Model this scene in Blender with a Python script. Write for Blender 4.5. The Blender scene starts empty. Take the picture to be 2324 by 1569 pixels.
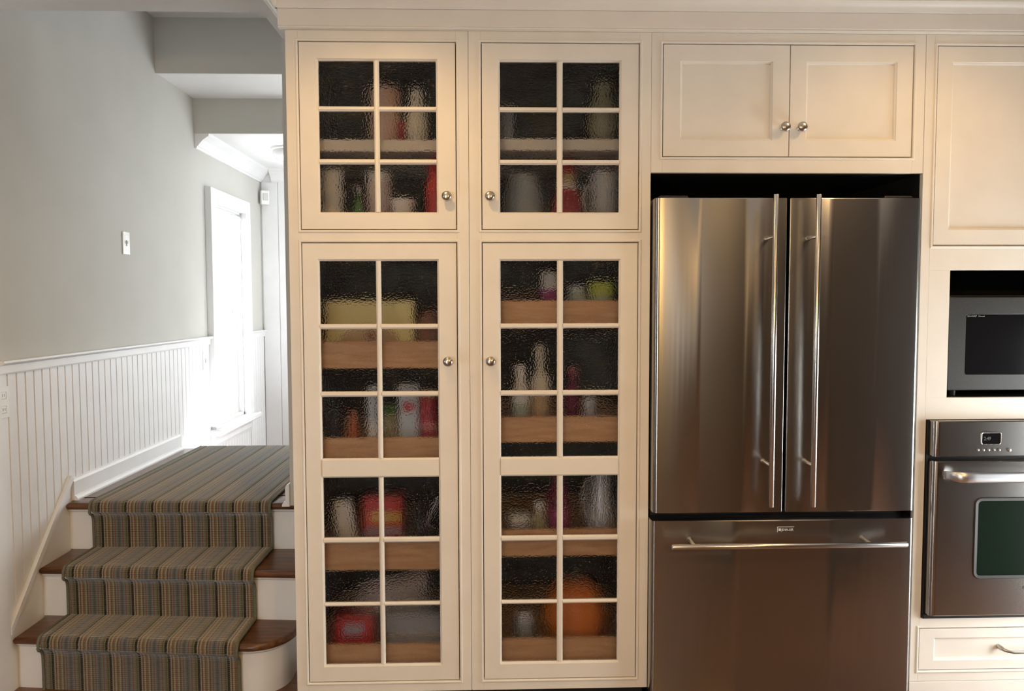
import bpy, bmesh, math, random
from mathutils import Vector, Matrix
random.seed(7)
PI = math.pi
scene = bpy.context.scene
COL = scene.collection

# ------------------------------------------------------------------ camera
cam_d = bpy.data.cameras.new('camera')
cam = bpy.data.objects.new('camera', cam_d)
COL.objects.link(cam)
cam_d.sensor_fit = 'HORIZONTAL'
cam_d.sensor_width = 36.0
cam_d.lens = 36.0 * 1724.0878 / 2324.0
cam_d.clip_start = 0.02
R_ = Vector((0.9995747, -0.02903237, -0.0027462))
U_ = Vector((0.0043716, 0.05607134, 0.99841719))
F_ = Vector((0.02883243, 0.99800457, -0.05617441))
M = Matrix.Identity(4)
for i in range(3):
    M[i][0], M[i][1], M[i][2] = R_[i], U_[i], -F_[i]
M.translation = Vector((0.0, -2.5952, 1.45))
cam.matrix_world = M
scene.camera = cam

# ------------------------------------------------------------------ sky, exposure
SKY = 18.0
world = bpy.data.worlds.new('overcast_sky')
scene.world = world
world.use_nodes = True
wn = world.node_tree.nodes
wn['Background'].inputs['Color'].default_value = (0.93, 0.97, 1.0, 1)
wn['Background'].inputs['Strength'].default_value = SKY
vs = scene.view_settings
vs.view_transform = 'Standard'
vs.look = 'None'
vs.exposure = 0.0
vs.gamma = 1.0
vs.use_curve_mapping = False
cy = scene.cycles
cy.max_bounces = 7
cy.diffuse_bounces = 4
cy.glossy_bounces = 3
cy.transmission_bounces = 5
cy.transparent_max_bounces = 12
cy.adaptive_threshold = 0.02
cy.sample_clamp_indirect = 6.0

# sky portals, one in each window opening (size along local x, y)
def portal(name, loc, rot, sx, sy):
    l = bpy.data.lights.new(name, 'AREA')
    l.shape = 'RECTANGLE'; l.size = sx; l.size_y = sy
    l.cycles.is_portal = True
    o = bpy.data.objects.new(name, l); COL.objects.link(o)
    o.location = loc; o.rotation_euler = rot
    return o
# windows: (y or x range, z range)
WIN_HALL = (2.40, 3.00, 0.66, 2.10)            # left wall of the hall
FILL_FAR = (-0.85, -0.3, 0.9, 2.0)               # unseen, added in the far hall wall for more light
FILL_END = (2.25, 3.05, 0.90, 1.80)                 # unseen, added in the hall end wall to light the left wall
ENDX = 0.7
WIN_KL = (-2.1, -1.7, 0.90, 1.9)               # kitchen left wall
FILL_KB2 = (1.28, 1.66, 1.55, 1.82)  # unseen, added so the refrigerator's left door reflects a bright band
WIN_KB = (-1.9, -1.25, 0.1, 1.6)
FILL_KR = (-0.92, -0.04, 0.06, 1.35)              # unseen right-wall opening, added and sized to brighten the lower oven tower
KX0, KX1, KY0 = -3.2, 2.6, -4.6
FARY = 3.4977
def portal_x(x, w, rot): portal('sky_portal', (x, (w[0]+w[1])/2, (w[2]+w[3])/2), rot, w[3]-w[2], w[1]-w[0])
def portal_y(y, w, rot): portal('sky_portal', ((w[0]+w[1])/2, y, (w[2]+w[3])/2), rot, w[1]-w[0], w[3]-w[2])
portal_x(-1.94, WIN_HALL, (0, -PI/2, 0)); portal_x(KX0-.11, WIN_KL, (0, -PI/2, 0)); portal_x(KX1+.11, FILL_KR, (0, PI/2, 0))
portal_x(ENDX+.11, FILL_END, (0, PI/2, 0)); portal_y(FARY+.115, FILL_FAR, (-PI/2, 0, 0)); portal_y(KY0-.11, WIN_KB, (PI/2, 0, 0)); portal_y(KY0-.11, FILL_KB2, (PI/2, 0, 0))

CANS = [(-0.36, -0.58, 20), (1.48, -0.56, 15), (-0.36, -2.2, 34), (1.42, -2.2, 36), (-2.1, -2.2, 15)]

# ------------------------------------------------------------------ materials
def mat(name, col=(.8, .8, .8), rough=.5, metal=0.0, spec=.5, **kw):
    m = bpy.data.materials.new(name); m.use_nodes = True
    b = m.node_tree.nodes['Principled BSDF']
    b.inputs['Base Color'].default_value = (*col, 1)
    b.inputs['Roughness'].default_value = rough
    b.inputs['Metallic'].default_value = metal
    b.inputs['Specular IOR Level'].default_value = spec
    for k, v in kw.items(): b.inputs[k].default_value = v
    return m
def nt(m): return m.node_tree.nodes, m.node_tree.links, m.node_tree.nodes['Principled BSDF']
def tex_co(N, L, scale=(1, 1, 1), kind='Object'):
    t = N.new('ShaderNodeTexCoord'); mp = N.new('ShaderNodeMapping')
    mp.inputs['Scale'].default_value = scale
    L.new(t.outputs[kind], mp.inputs['Vector']); return mp.outputs['Vector']
def noisy(m, c1, c2, scale=(8, 8, 8), detail=4, bump=0.0, nscale=1.0, lo=.35, hi=.65):
    """colour variation (and optional fine relief) from a noise texture"""
    N, L, b = nt(m); v = tex_co(N, L, scale)
    n = N.new('ShaderNodeTexNoise'); n.inputs['Scale'].default_value = nscale; n.inputs['Detail'].default_value = detail
    L.new(v, n.inputs['Vector'])
    r = N.new('ShaderNodeValToRGB'); e = r.color_ramp.elements
    e[0].position, e[1].position = lo, hi
    e[0].color, e[1].color = (*c1, 1), (*c2, 1)
    L.new(n.outputs['Fac'], r.inputs['Fac']); L.new(r.outputs['Color'], b.inputs['Base Color'])
    if bump:
        bp = N.new('ShaderNodeBump'); bp.inputs['Strength'].default_value = bump; bp.inputs['Distance'].default_value = .002
        L.new(n.outputs['Fac'], bp.inputs['Height']); L.new(bp.outputs['Normal'], b.inputs['Normal'])
    return m
M_ = {}
M_['cream'] = noisy(mat('cream_paint', rough=.42, spec=.4), (.79, .745, .665), (.82, .775, .695), (9, 9, 9), detail=2)
M_['greige'] = noisy(mat('greige_wall', rough=.85, spec=.2), (.56, .55, .505), (.585, .575, .53), (3, 3, 3), detail=2)
M_['white'] = noisy(mat('white_trim', rough=.45, spec=.4), (.80, .80, .80), (.83, .83, .83), (7, 7, 7), detail=2)
M_['ceil'] = noisy(mat('ceiling_paint', rough=.9, spec=.15), (.78, .78, .77), (.80, .80, .79), (4, 4, 4), detail=2)
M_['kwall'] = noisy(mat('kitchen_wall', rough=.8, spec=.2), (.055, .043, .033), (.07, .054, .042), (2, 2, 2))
M_['shelf_paint'] = mat('beige_shelf_paint', (.62, .57, .49), .5)
M_['plastic'] = mat('white_plastic', (.84, .84, .82), .35)
M_['black'] = mat('black_plastic', (.008, .008, .008), .45)
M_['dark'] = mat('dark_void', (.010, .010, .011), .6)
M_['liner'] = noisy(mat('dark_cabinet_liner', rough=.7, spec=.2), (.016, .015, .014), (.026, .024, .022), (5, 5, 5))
def wood(name, c1, c2, sc, rough=.35):
    m = mat(name, c1, rough); N, L, b = nt(m); v = tex_co(N, L, sc)
    n = N.new('ShaderNodeTexNoise'); n.inputs['Scale'].default_value = 1; n.inputs['Detail'].default_value = 8; n.inputs['Distortion'].default_value = 1.2
    L.new(v, n.inputs['Vector'])
    r = N.new('ShaderNodeValToRGB'); e = r.color_ramp.elements
    e[0].position, e[1].position = .35, .68
    e[0].color, e[1].color = (*c1, 1), (*c2, 1)
    L.new(n.outputs['Fac'], r.inputs['Fac']); L.new(r.outputs['Color'], b.inputs['Base Color'])
    bp = N.new('ShaderNodeBump'); bp.inputs['Strength'].default_value = .08; bp.inputs['Distance'].default_value = .002
    L.new(n.outputs['Fac'], bp.inputs['Height']); L.new(bp.outputs['Normal'], b.inputs['Normal'])
    return m
M_['oak'] = wood('dark_oak', (.060, .020, .007), (.165, .066, .022), (4, 60, 60), .28)
M_['oakfloor'] = wood('red_oak_floor', (.11, .048, .022), (.19, .088, .042), (4, 50, 50), .3)
M_['maple'] = wood('maple_drawer', (.48, .26, .115), (.62, .37, .19), (6, 40, 70), .5)
def steel(name, base, rough, aniso=.75, wav=.12, rot=.25):
    m = mat(name, base, rough, 1.0); N, L, b = nt(m)
    b.inputs['Anisotropic'].default_value = aniso
    b.inputs['Anisotropic Rotation'].default_value = rot
    t = N.new('ShaderNodeTangent'); t.direction_type = 'RADIAL'; t.axis = 'Z'
    L.new(t.outputs['Tangent'], b.inputs['Tangent'])
    v = tex_co(N, L, (2.2, 2.2, .8))
    n = N.new('ShaderNodeTexNoise'); n.inputs['Scale'].default_value = 1.6; n.inputs['Detail'].default_value = 1
    L.new(v, n.inputs['Vector'])
    v2 = tex_co(N, L, (6, 6, 900))
    n2 = N.new('ShaderNodeTexNoise'); n2.inputs['Scale'].default_value = 1; n2.inputs['Detail'].default_value = 2
    L.new(v2, n2.inputs['Vector'])
    bp = N.new('ShaderNodeBump'); bp.inputs['Strength'].default_value = wav; bp.inputs['Distance'].default_value = .03
    L.new(n.outputs['Fac'], bp.inputs['Height'])
    L.new(bp.outputs['Normal'], b.inputs['Normal'])
    mr = N.new('ShaderNodeMapRange'); mr.inputs['To Min'].default_value = rough*.99; mr.inputs['To Max'].default_value = rough*1.01
    L.new(n2.outputs['Fac'], mr.inputs['Value']); L.new(mr.outputs['Result'], b.inputs['Roughness'])
    return m
M_['steel'] = steel('brushed_steel', (.385, .37, .35), .27, .65)
M_['bar'] = mat('polished_steel_bar', (.66, .65, .63), .22, 1.0)
M_['nickel'] = mat('brushed_nickel', (.52, .49, .45), .28, 1.0)
M_['ovensteel'] = steel('oven_steel', (.37, .35, .33), .27, .65, wav=.05)
M_['handle_grey'] = mat('satin_handle', (.74, .74, .75), .32, 1.0)
M_['micro'] = noisy(mat('charcoal_metallic', rough=.42, metal=.6), (.045, .043, .040), (.06, .058, .054), (400, 400, 400))
M_['glossblack'] = mat('black_glass', (.006, .006, .007), .14, spec=.25)
M_['ovenglass'] = mat('oven_window_glass', (.007, .014, .009), .16, spec=.22)  # black glass; the green in its base colour stands in for a reflection
M_['print'] = mat('grey_print', (.30, .30, .30), .5)
M_['badge'] = mat('badge_silver', (.62, .62, .62), .4)
M_['lcd'] = mat('display_digits', (.10, .09, .07), .5)

def sym_fresnel(N, L, ior):
    """Fresnel weight that is the same on both faces of a pane"""
    g = N.new('ShaderNodeNewGeometry'); mr = N.new('ShaderNodeMapRange')
    mr.inputs['To Min'].default_value = ior; mr.inputs['To Max'].default_value = 1/ior
    L.new(g.outputs['Backfacing'], mr.inputs['Value'])
    fr = N.new('ShaderNodeFresnel'); L.new(mr.outputs['Result'], fr.inputs['IOR'])
    return fr, g
def hammered():
    m = bpy.data.materials.new('hammered_glass'); m.use_nodes = True
    N, L = m.node_tree.nodes, m.node_tree.links
    N.remove(N['Principled BSDF']); out = N['Material Output']
    v = tex_co(N, L, (1, 1, 1))
    vo = N.new('ShaderNodeTexVoronoi'); vo.feature = 'F1'; vo.inputs['Scale'].default_value = 140
    L.new(v, vo.inputs['Vector'])
    bp = N.new('ShaderNodeBump'); bp.inputs['Strength'].default_value = 1.0; bp.inputs['Distance'].default_value = .0034
    sq = N.new('ShaderNodeMath'); sq.operation = 'MULTIPLY'; L.new(vo.outputs['Distance'], sq.inputs[0]); L.new(vo.outputs['Distance'], sq.inputs[1])
    L.new(sq.outputs[0], bp.inputs['Height'])
    tr = N.new('ShaderNodeBsdfTransparent'); tr.inputs['Color'].default_value = (.98, .98, .98, 1)
    rf = N.new('ShaderNodeBsdfRefraction'); rf.inputs['IOR'].default_value = 1.30; rf.inputs['Roughness'].default_value = .05
    L.new(bp.outputs['Normal'], rf.inputs['Normal'])
    fr, g = sym_fresnel(N, L, 1.42)
    # the patterned face bends the light, the plain back face lets it pass
    m1 = N.new('ShaderNodeMixShader'); m1.inputs['Fac'].default_value = .80
    L.new(tr.outputs[0], m1.inputs[1]); L.new(rf.outputs[0], m1.inputs[2])
    gl = N.new('ShaderNodeBsdfGlossy'); gl.inputs['Roughness'].default_value = .06
    L.new(bp.outputs['Normal'], gl.inputs['Normal']); L.new(bp.outputs['Normal'], fr.inputs['Normal'])
    m2 = N.new('ShaderNodeMixShader')
    L.new(fr.outputs[0], m2.inputs['Fac']); L.new(m1.outputs[0], m2.inputs[1]); L.new(gl.outputs[0], m2.inputs[2])
    sp = N.new('ShaderNodeSeparateXYZ'); L.new(g.outputs['Position'], sp.inputs[0])
    cmp = N.new('ShaderNodeMath'); cmp.operation = 'GREATER_THAN'; cmp.inputs[1].default_value = .0125; L.new(sp.outputs['Y'], cmp.inputs[0])
    m3 = N.new('ShaderNodeMixShader'); L.new(cmp.outputs[0], m3.inputs['Fac']); L.new(m2.outputs[0], m3.inputs[1]); L.new(tr.outputs[0], m3.inputs[2])
    L.new(m3.outputs[0], out.inputs['Surface'])
    return m
M_['hammered'] = hammered()
def clearglass():
    m = bpy.data.materials.new('window_glass'); m.use_nodes = True
    N, L = m.node_tree.nodes, m.node_tree.links
    N.remove(N['Principled BSDF']); out = N['Material Output']
    tr = N.new('ShaderNodeBsdfTransparent'); tr.inputs['Color'].default_value = (.98, .99, .99, 1)
    gl = N.new('ShaderNodeBsdfGlossy'); gl.inputs['Roughness'].default_value = .02
    fr, g = sym_fresnel(N, L, 1.3)
    m2 = N.new('ShaderNodeMixShader')
    L.new(fr.outputs[0], m2.inputs['Fac']); L.new(tr.outputs[0], m2.inputs[1]); L.new(gl.outputs[0], m2.inputs[2])
    L.new(m2.outputs[0], out.inputs['Surface'])
    return m
M_['glass'] = clearglass()

PERIOD = .113
def carpet():
    m = mat('striped_loop_carpet', rough=.95, spec=.1, **{'Sheen Weight': .65, 'Sheen Roughness': .3}); N, L, b = nt(m)
    uv = N.new('ShaderNodeUVMap'); sp = N.new('ShaderNodeSeparateXYZ'); L.new(uv.outputs['UV'], sp.inputs[0])
    dv = N.new('ShaderNodeMath'); dv.operation = 'DIVIDE'; dv.inputs[1].default_value = PERIOD; L.new(sp.outputs['X'], dv.inputs[0])
    fr = N.new('ShaderNodeMath'); fr.operation = 'FRACT'; L.new(dv.outputs[0], fr.inputs[0])
    r = N.new('ShaderNodeValToRGB'); r.color_ramp.interpolation = 'CONSTANT'
    dk, be, br, gy, ol, rd, bl = (.030, .028, .025), (.34, .29, .20), (.13, .085, .055), (.20, .20, .18), (.17, .17, .10), (.21, .095, .065), (.12, .15, .16)
    seq = [(0, dk), (.045, be), (.09, br), (.14, be), (.20, rd), (.25, ol), (.30, be), (.35, br), (.40, gy), (.46, rd), (.50, gy), (.55, bl), (.60, br), (.64, bl), (.69, gy), (.74, rd), (.78, gy), (.83, ol), (.88, br), (.92, ol), (.96, dk)]
    e = r.color_ramp.elements
    e[0].position = 0; e[0].color = (*dk, 1); e[1].position = seq[1][0]; e[1].color = (*seq[1][1], 1)
    for p, c in seq[2:]:
        x = e.new(p); x.color = (*c, 1)
    L.new(fr.outputs[0], r.inputs['Fac'])
    # rows of loops across the stripes
    s1 = N.new('ShaderNodeMath'); s1.operation = 'MULTIPLY'; s1.inputs[1].default_value = 2*PI/.0075; L.new(sp.outputs['Y'], s1.inputs[0])
    s2 = N.new('ShaderNodeMath'); s2.operation = 'SINE'; L.new(s1.outputs[0], s2.inputs[0])
    nz = N.new('ShaderNodeTexNoise'); nz.inputs['Scale'].default_value = 260; L.new(uv.outputs['UV'], nz.inputs['Vector'])
    ad = N.new('ShaderNodeMath'); ad.operation = 'ADD'; L.new(s2.outputs[0], ad.inputs[0]); L.new(nz.outputs['Fac'], ad.inputs[1])
    bp = N.new('ShaderNodeBump'); bp.inputs['Strength'].default_value = .8; bp.inputs['Distance'].default_value = .002
    L.new(ad.outputs[0], bp.inputs['Height']); L.new(bp.outputs['Normal'], b.inputs['Normal'])
    L.new(r.outputs['Color'], b.inputs['Base Color'])
    return m
M_['carpet'] = carpet()
M_['binding'] = noisy(mat('carpet_binding', rough=.95, spec=.1), (.13, .13, .095), (.19, .185, .14), (300, 300, 300), bump=.4)

# ------------------------------------------------------------------ mesh helpers
def box(bm, x0, x1, y0, y1, z0, z1, bev=0.0, seg=1):
    t = bmesh.new()
    bmesh.ops.create_cube(t, size=1)
    for v in t.verts:
        v.co = Vector(((x0+x1)/2+v.co.x*(x1-x0), (y0+y1)/2+v.co.y*(y1-y0), (z0+z1)/2+v.co.z*(z1-z0)))
    if bev:
        bmesh.ops.bevel(t, geom=t.edges[:], offset=bev, segments=seg, affect='EDGES', profile=.5)
    merge(bm, t); return bm
def merge(bm, t):
    me = bpy.data.meshes.new('tmp'); t.to_mesh(me); t.free(); bm.from_mesh(me); bpy.data.meshes.remove(me)
def loft(bm, loops, closed=False, cap=True):
    """skin a list of vertex loops (each a list of points)"""
    rows = [[bm.verts.new(p) for p in lp] for lp in loops]
    n = len(rows[0]); pairs = list(zip(rows[:-1], rows[1:]))
    if closed: pairs.append((rows[-1], rows[0]))
    for a, b in pairs:
        for i in range(n):
            bm.faces.new((a[i], a[(i+1) % n], b[(i+1) % n], b[i]))
    if cap and not closed:
        bm.faces.new(rows[0][::-1]); bm.faces.new(rows[-1])
    return bm
def rect(x0, x1, z0, z1, y): return [(x0, y, z0), (x1, y, z0), (x1, y, z1), (x0, y, z1)]
def ring(bm, x0, x1, z0, z1, prof):
    """rectangular moulding: prof = [(inset, y), ...] swept round the rectangle, mitred"""
    return loft(bm, [rect(x0+d, x1-d, z0+d, z1-d, y) for d, y in prof], closed=True)
def prism(bm, pts, axis, a, b):
    """extrude a 2D outline: axis 'x' takes (y,z), 'y' takes (x,z), 'z' takes (x,y)"""
    f = {'x': lambda p, t: (t, p[0], p[1]), 'y': lambda p, t: (p[0], t, p[1]), 'z': lambda p, t: (p[0], p[1], t)}[axis]
    return loft(bm, [[f(p, a) for p in pts], [f(p, b) for p in pts]])
def lathe(bm, prof, n=24, c=(0, 0, 0), axis='z', cap=True):
    loops = []
    for r, h in prof:
        lp = []
        for i in range(n):
            t = 2*PI*i/n; a, b = r*math.cos(t), r*math.sin(t)
            p = {'z': (a, b, h), 'y': (a, h, b), 'x': (h, a, b)}[axis]
            lp.append((c[0]+p[0], c[1]+p[1], c[2]+p[2]))
        loops.append(lp)
    return loft(bm, loops, cap=cap)
def tube(bm, pts, r, n=12):
    pts = [Vector(p) for p in pts]; loops = []; prev = None
    for i, p in enumerate(pts):
        d = (pts[min(i+1, len(pts)-1)]-pts[max(i-1, 0)]).normalized()
        if prev is None:
            a = d.orthogonal().normalized()
        else:
            a = (prev-d*prev.dot(d)).normalized()
        prev = a; b = d.cross(a); rr = r[i] if isinstance(r, (list, tuple)) else r
        loops.append([tuple(p+a*rr*math.cos(2*PI*k/n)+b*rr*math.sin(2*PI*k/n)) for k in range(n)])
    return loft(bm, loops)
def shape(fn, *a, **k):
    bm = bmesh.new(); fn(bm, *a, **k); return bm
def obj(name, bm, m, parent=None, smooth=None, loc=None):
    bmesh.ops.recalc_face_normals(bm, faces=bm.faces[:])
    me = bpy.data.meshes.new(name); bm.to_mesh(me); bm.free()
    if m is not None: me.materials.append(M_[m] if isinstance(m, str) else m)
    if smooth is not None:
        for p in me.polygons: p.use_smooth = True
        me.set_sharp_from_angle(angle=math.radians(smooth))
    o = bpy.data.objects.new(name, me); COL.objects.link(o)
    if parent is not None: o.parent = parent
    if loc is not None: o.location = loc
    return o
def tag(o, label, cat, group=None):
    o['label'] = label; o['category'] = cat
    if group: o['group'] = group
    return o
def thing(name, label, cat, loc=(0, 0, 0), group=None):
    o = bpy.data.objects.new(name, None); COL.objects.link(o); o.location = loc; o.empty_display_size = .05
    return tag(o, label, cat, group)
def struct(name, bm, m, parent=None, smooth=None):
    o = obj(name, bm, m, parent, smooth)
    if parent is None: o['kind'] = 'structure'
    return o
def text(name, s, size, m, parent, loc, rot=(PI/2, 0, 0), ext=.0003, sx=1.0, spacing=1.0):
    cu = bpy.data.curves.new(name, 'FONT'); cu.body = s; cu.size = size; cu.extrude = ext; cu.resolution_u = 3; cu.space_character = spacing
    t = bpy.data.objects.new(name, cu); COL.objects.link(t)
    bpy.context.view_layer.update()
    me = bpy.data.meshes.new_from_object(t.evaluated_get(bpy.context.evaluated_depsgraph_get()))
    bpy.data.objects.remove(t); bpy.data.curves.remove(cu)
    me.name = name; me.materials.clear(); me.materials.append(M_[m])
    o = bpy.data.objects.new(name, me); COL.objects.link(o)
    o.parent = parent; o.location = loc; o.rotation_euler = rot; o.scale = (sx, 1, 1)
    return o

# ------------------------------------------------------------------ the setting
XW = -1.803; RISE = .2034; LAND = 3*RISE
def wall_with_hole(name, m, axis, pos, thick, a0, a1, z0, z1, holes):
    """axis 'x': wall plane at x=pos, spanning y; 'y': plane at y=pos, spanning x. holes = [(a0,a1,z0,z1)] not overlapping in a"""
    bm = bmesh.new()
    def put(p, q, r, s):
        if q-p < 1e-6 or s-r < 1e-6: return
        if axis == 'x': box(bm, min(pos, pos+thick), max(pos, pos+thick), p, q, r, s)
        else: box(bm, p, q, min(pos, pos+thick), max(pos, pos+thick), r, s)
    cur = a0
    for h in sorted(holes):
        put(cur, h[0], z0, z1); put(h[0], h[1], z0, h[2]); put(h[0], h[1], h[3], z1); cur = h[1]
    put(cur, a1, z0, z1)
    return struct(name, bm, m)
floor = struct('floor', shape(box, KX0, KX1, KY0, 1.0, -.05, 0), 'oakfloor')
struct('floor_hall', shape(box, XW, ENDX, 1.83, FARY, .15, .20), 'oakfloor')
ck = bmesh.new()
box(ck, KX0, KX1, KY0, .235, 2.5, 3.1)
box(ck, -.818, KX1, .235, .54, 2.5, 3.1)
struct('ceiling_kitchen', ck, 'ceil')
struct('ceiling_hall', shape(box, XW, ENDX, .235, 1.65, 2.99, 3.1), 'ceil')
struct('ceiling_hall_step', shape(box, XW, ENDX, 1.65, 2.17, 2.70, 3.1), 'ceil')
struct('ceiling_hall_far', shape(box, XW, ENDX, 2.18, FARY, 2.493, 3.1), 'ceil')
struct('wall_bulkhead_near', shape(box, XW, ENDX, 1.64, 1.652, 2.695, 2.99), 'greige')
struct('wall_bulkhead_far', shape(box, XW, ENDX, 2.165, 2.18, 2.489, 2.70), 'greige')
wl = wall_with_hole('wall_left', 'greige', 'x', XW, -.14, .10, FARY+.12, 0, 3.1, [WIN_HALL])
wf = wall_with_hole('wall_far', 'white', 'y', FARY, .12, XW, ENDX, .0, 3.1, [FILL_FAR])
struct('wall_hall_right', shape(box, -.833, -.70, .545, 1.0, LAND+.001, 2.5), 'greige')
wall_with_hole('wall_hall_end', 'white', 'x', ENDX, .12, .78, FARY, 0, 3.1, [FILL_END])
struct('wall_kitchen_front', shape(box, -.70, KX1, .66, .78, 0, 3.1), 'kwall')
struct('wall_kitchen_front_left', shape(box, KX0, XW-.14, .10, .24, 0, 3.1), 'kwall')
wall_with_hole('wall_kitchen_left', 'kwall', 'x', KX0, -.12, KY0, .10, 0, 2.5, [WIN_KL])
wall_with_hole('wall_kitchen_right', 'kwall', 'x', KX1, .12, KY0, .66, 0, 2.5, [FILL_KR])
wall_with_hole('wall_kitchen_back', 'kwall', 'y', KY0, -.12, KX0, KX1, 0, 2.5, [WIN_KB, FILL_KB2])

# beadboard planks on the left wall (each a board with eased edges)
PW = .0550
def plank_mesh(z0, z1, w=PW):
    bm = bmesh.new()
    prism(bm, [(0, .004), (.0035, .0085), (w-.0045, .0085), (w-.001, .004), (w-.001, 0), (0, 0)], 'z', z0, z1)
    for v in bm.verts: v.co = Vector((v.co.y, v.co.x, v.co.z))
    bmesh.ops.recalc_face_normals(bm, faces=bm.faces[:])
    me = bpy.data.meshes.new('plank'); bm.to_mesh(me); bm.free(); me.materials.append(M_['white']); return me
def put_planks(y0, y1, z0, z1):
    me = plank_mesh(z0, z1); y = y0
    while y < y1-.02:
        o = bpy.data.objects.new('plank', me); COL.objects.link(o); o.parent = wl; o.location = (XW, y, 0); y += PW
put_planks(.215, .60, .0, 1.198)
put_planks(.60, 1.805, LAND-.01, 1.198)
put_planks(1.81, 2.30, .20, 1.198)
put_planks(2.30, 3.10, .20, .52)
put_planks(3.10, 3.48, .20, 1.198)
# chair rail: cap over a flat board
def rail(name, y0, y1, parent):
    bm = bmesh.new()
    prism(bm, [(XW, 1.190), (XW+.016, 1.190), (XW+.018, 1.196), (XW+.018, 1.224), (XW+.030, 1.228), (XW+.036, 1.234), (XW+.034, 1.2415), (XW, 1.2415)], 'y', y0, y1)
    return struct(name, bm, 'white', parent)
rail('trim_1', .215, 2.31, None); rail('trim_2', 3.115, FARY, None)
# crown of the far hall
cp = [(0, 2.400), (.012, 2.400), (.016, 2.412), (.022, 2.416), (.034, 2.432), (.052, 2.452), (.078, 2.470), (.086, 2.474), (.090, 2.493), (0, 2.493)]
bm = shape(prism, [(XW+a, b) for a, b in cp], 'y', 2.168, FARY); struct('trim_3', bm, 'white')
bm = shape(prism, [(FARY-a, b) for a, b in cp], 'x', XW+.09, ENDX); struct('trim_4', bm, 'white')
# boards of the far wall
def far_board():
    b = bmesh.new(); w = .128
    prism(b, [(0, 0), (0, -.006), (.004, -.012), (w-.005, -.012), (w-.001, -.006), (w-.001, 0)], 'z', .2, 2.40); return b
me = None
for k in range(7):
    if me is None:
        o = obj('plank', far_board(), 'white', wf); me = o.data
    else:
        o = bpy.data.objects.new('plank', me); COL.objects.link(o); o.parent = wf
    o.location = (XW+.01+k*.128, FARY, 0)
# baseboards
bp_ = [(0, LAND), (.030, LAND), (.030, LAND+.008), (.024, LAND+.018), (.016, LAND+.022), (.016, LAND+.080), (.011, LAND+.090), (0, LAND+.094)]
bm = shape(prism, [(XW+.008+a, b) for a, b in bp_], 'y', .665, 1.79); struct('baseboard_left', bm, 'white')
bm = shape(prism, [(-.833-a, b) for a, b in bp_], 'y', .53, 1.0); struct('baseboard_right', bm, 'white')
# vertical trim board at the foot of the stair wall
struct('trim_5', shape(box, XW-.001, XW+.022, .112, .213, 0, 1.19, .002), 'white')

# hall window
w0, w1, h0, h1 = WIN_HALL
win = bpy.data.objects.new('window_1', None); COL.objects.link(win); win.location = (XW, 2.7, 0); win['kind'] = 'structure'
def wp(name, bm, m, parent=win):
    for v in bm.verts: v.co -= Vector((XW, 2.7, 0))
    return obj(name, bm, m, parent)
CX = XW+.042
wp('casing', shape(box, XW, CX, w0-.09, w0, h0-.02, h1+.09, .002), 'white')
wp('casing', shape(box, XW, CX, w1, w1+.10, h0-.02, h1+.09, .002), 'white')
wp('head_casing', shape(box, XW, CX-.002, w0, w1, h1, h1+.09, .002), 'white')
wp('sill', shape(box, XW-.13, CX+.045, w0-.125, w1+.13, h0-.06, h0-.02, .008), 'white')
wp('apron', shape(prism, [(XW+.0, .515), (XW+.018, .515), (XW+.024, .535), (XW+.020, .560), (XW+.034, .585), (XW+.036, .600), (XW, .600)], 'y', w0-.085, w1+.09), 'white')
jb = bmesh.new()
box(jb, XW-.13, XW, w0, w0+.012, h0-.02, h1); box(jb, XW-.13, XW, w1-.012, w1, h0-.02, h1); box(jb, XW-.13, XW, w0, w1, h1-.012, h1)
wp('jamb', jb, 'white')
mz = 1.36
def yring(bm, x0, x1, y0, y1, z0, z1, w):
    box(bm, x0, x1, y0, y0+w, z0, z1); box(bm, x0, x1, y1-w, y1, z0, z1); box(bm, x0, x1, y0+w, y1-w, z0, z0+w); box(bm, x0, x1, y0+w, y1-w, z1-w, z1)
for x, a, b in ((XW-.10, mz-.02, h1-.012), (XW-.068, h0-.02, mz+.02)):
    s_ = wp('sash', shape(yring, x, x+.03, w0+.013, w1-.013, a, b, .036), 'white')
    wp('pane', shape(box, x+.013, x+.017, w0+.05, w1-.05, a+.037, b-.037), 'glass', s_)
rl = bpy.data.objects.new('roller_shade', None); COL.objects.link(rl); rl.location = (XW-.03, 2.7, h1)
tag(rl, 'white rolled-up window shade at the top of the hall window', 'window shade')
def rp(name, bm, m): 
    for v in bm.verts: v.co -= Vector((XW-.03, 2.7, h1))
    return obj(name, bm, m, rl, 40)
rp('roller', shape(lathe, [(.0, 2.415), (.026, 2.415), (.026, 2.985), (.0, 2.985)][1:3], 16, (XW-.016, 0, h1-.045), 'y'), 'plastic')
rp('cloth', shape(box, XW+.005, XW+.007, 2.42, 2.98, h1-.125, h1-.045), 'plastic')
rp('hem_bar', shape(box, XW+.001, XW+.011, 2.42, 2.98, h1-.14, h1-.122, .003), 'plastic')

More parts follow.
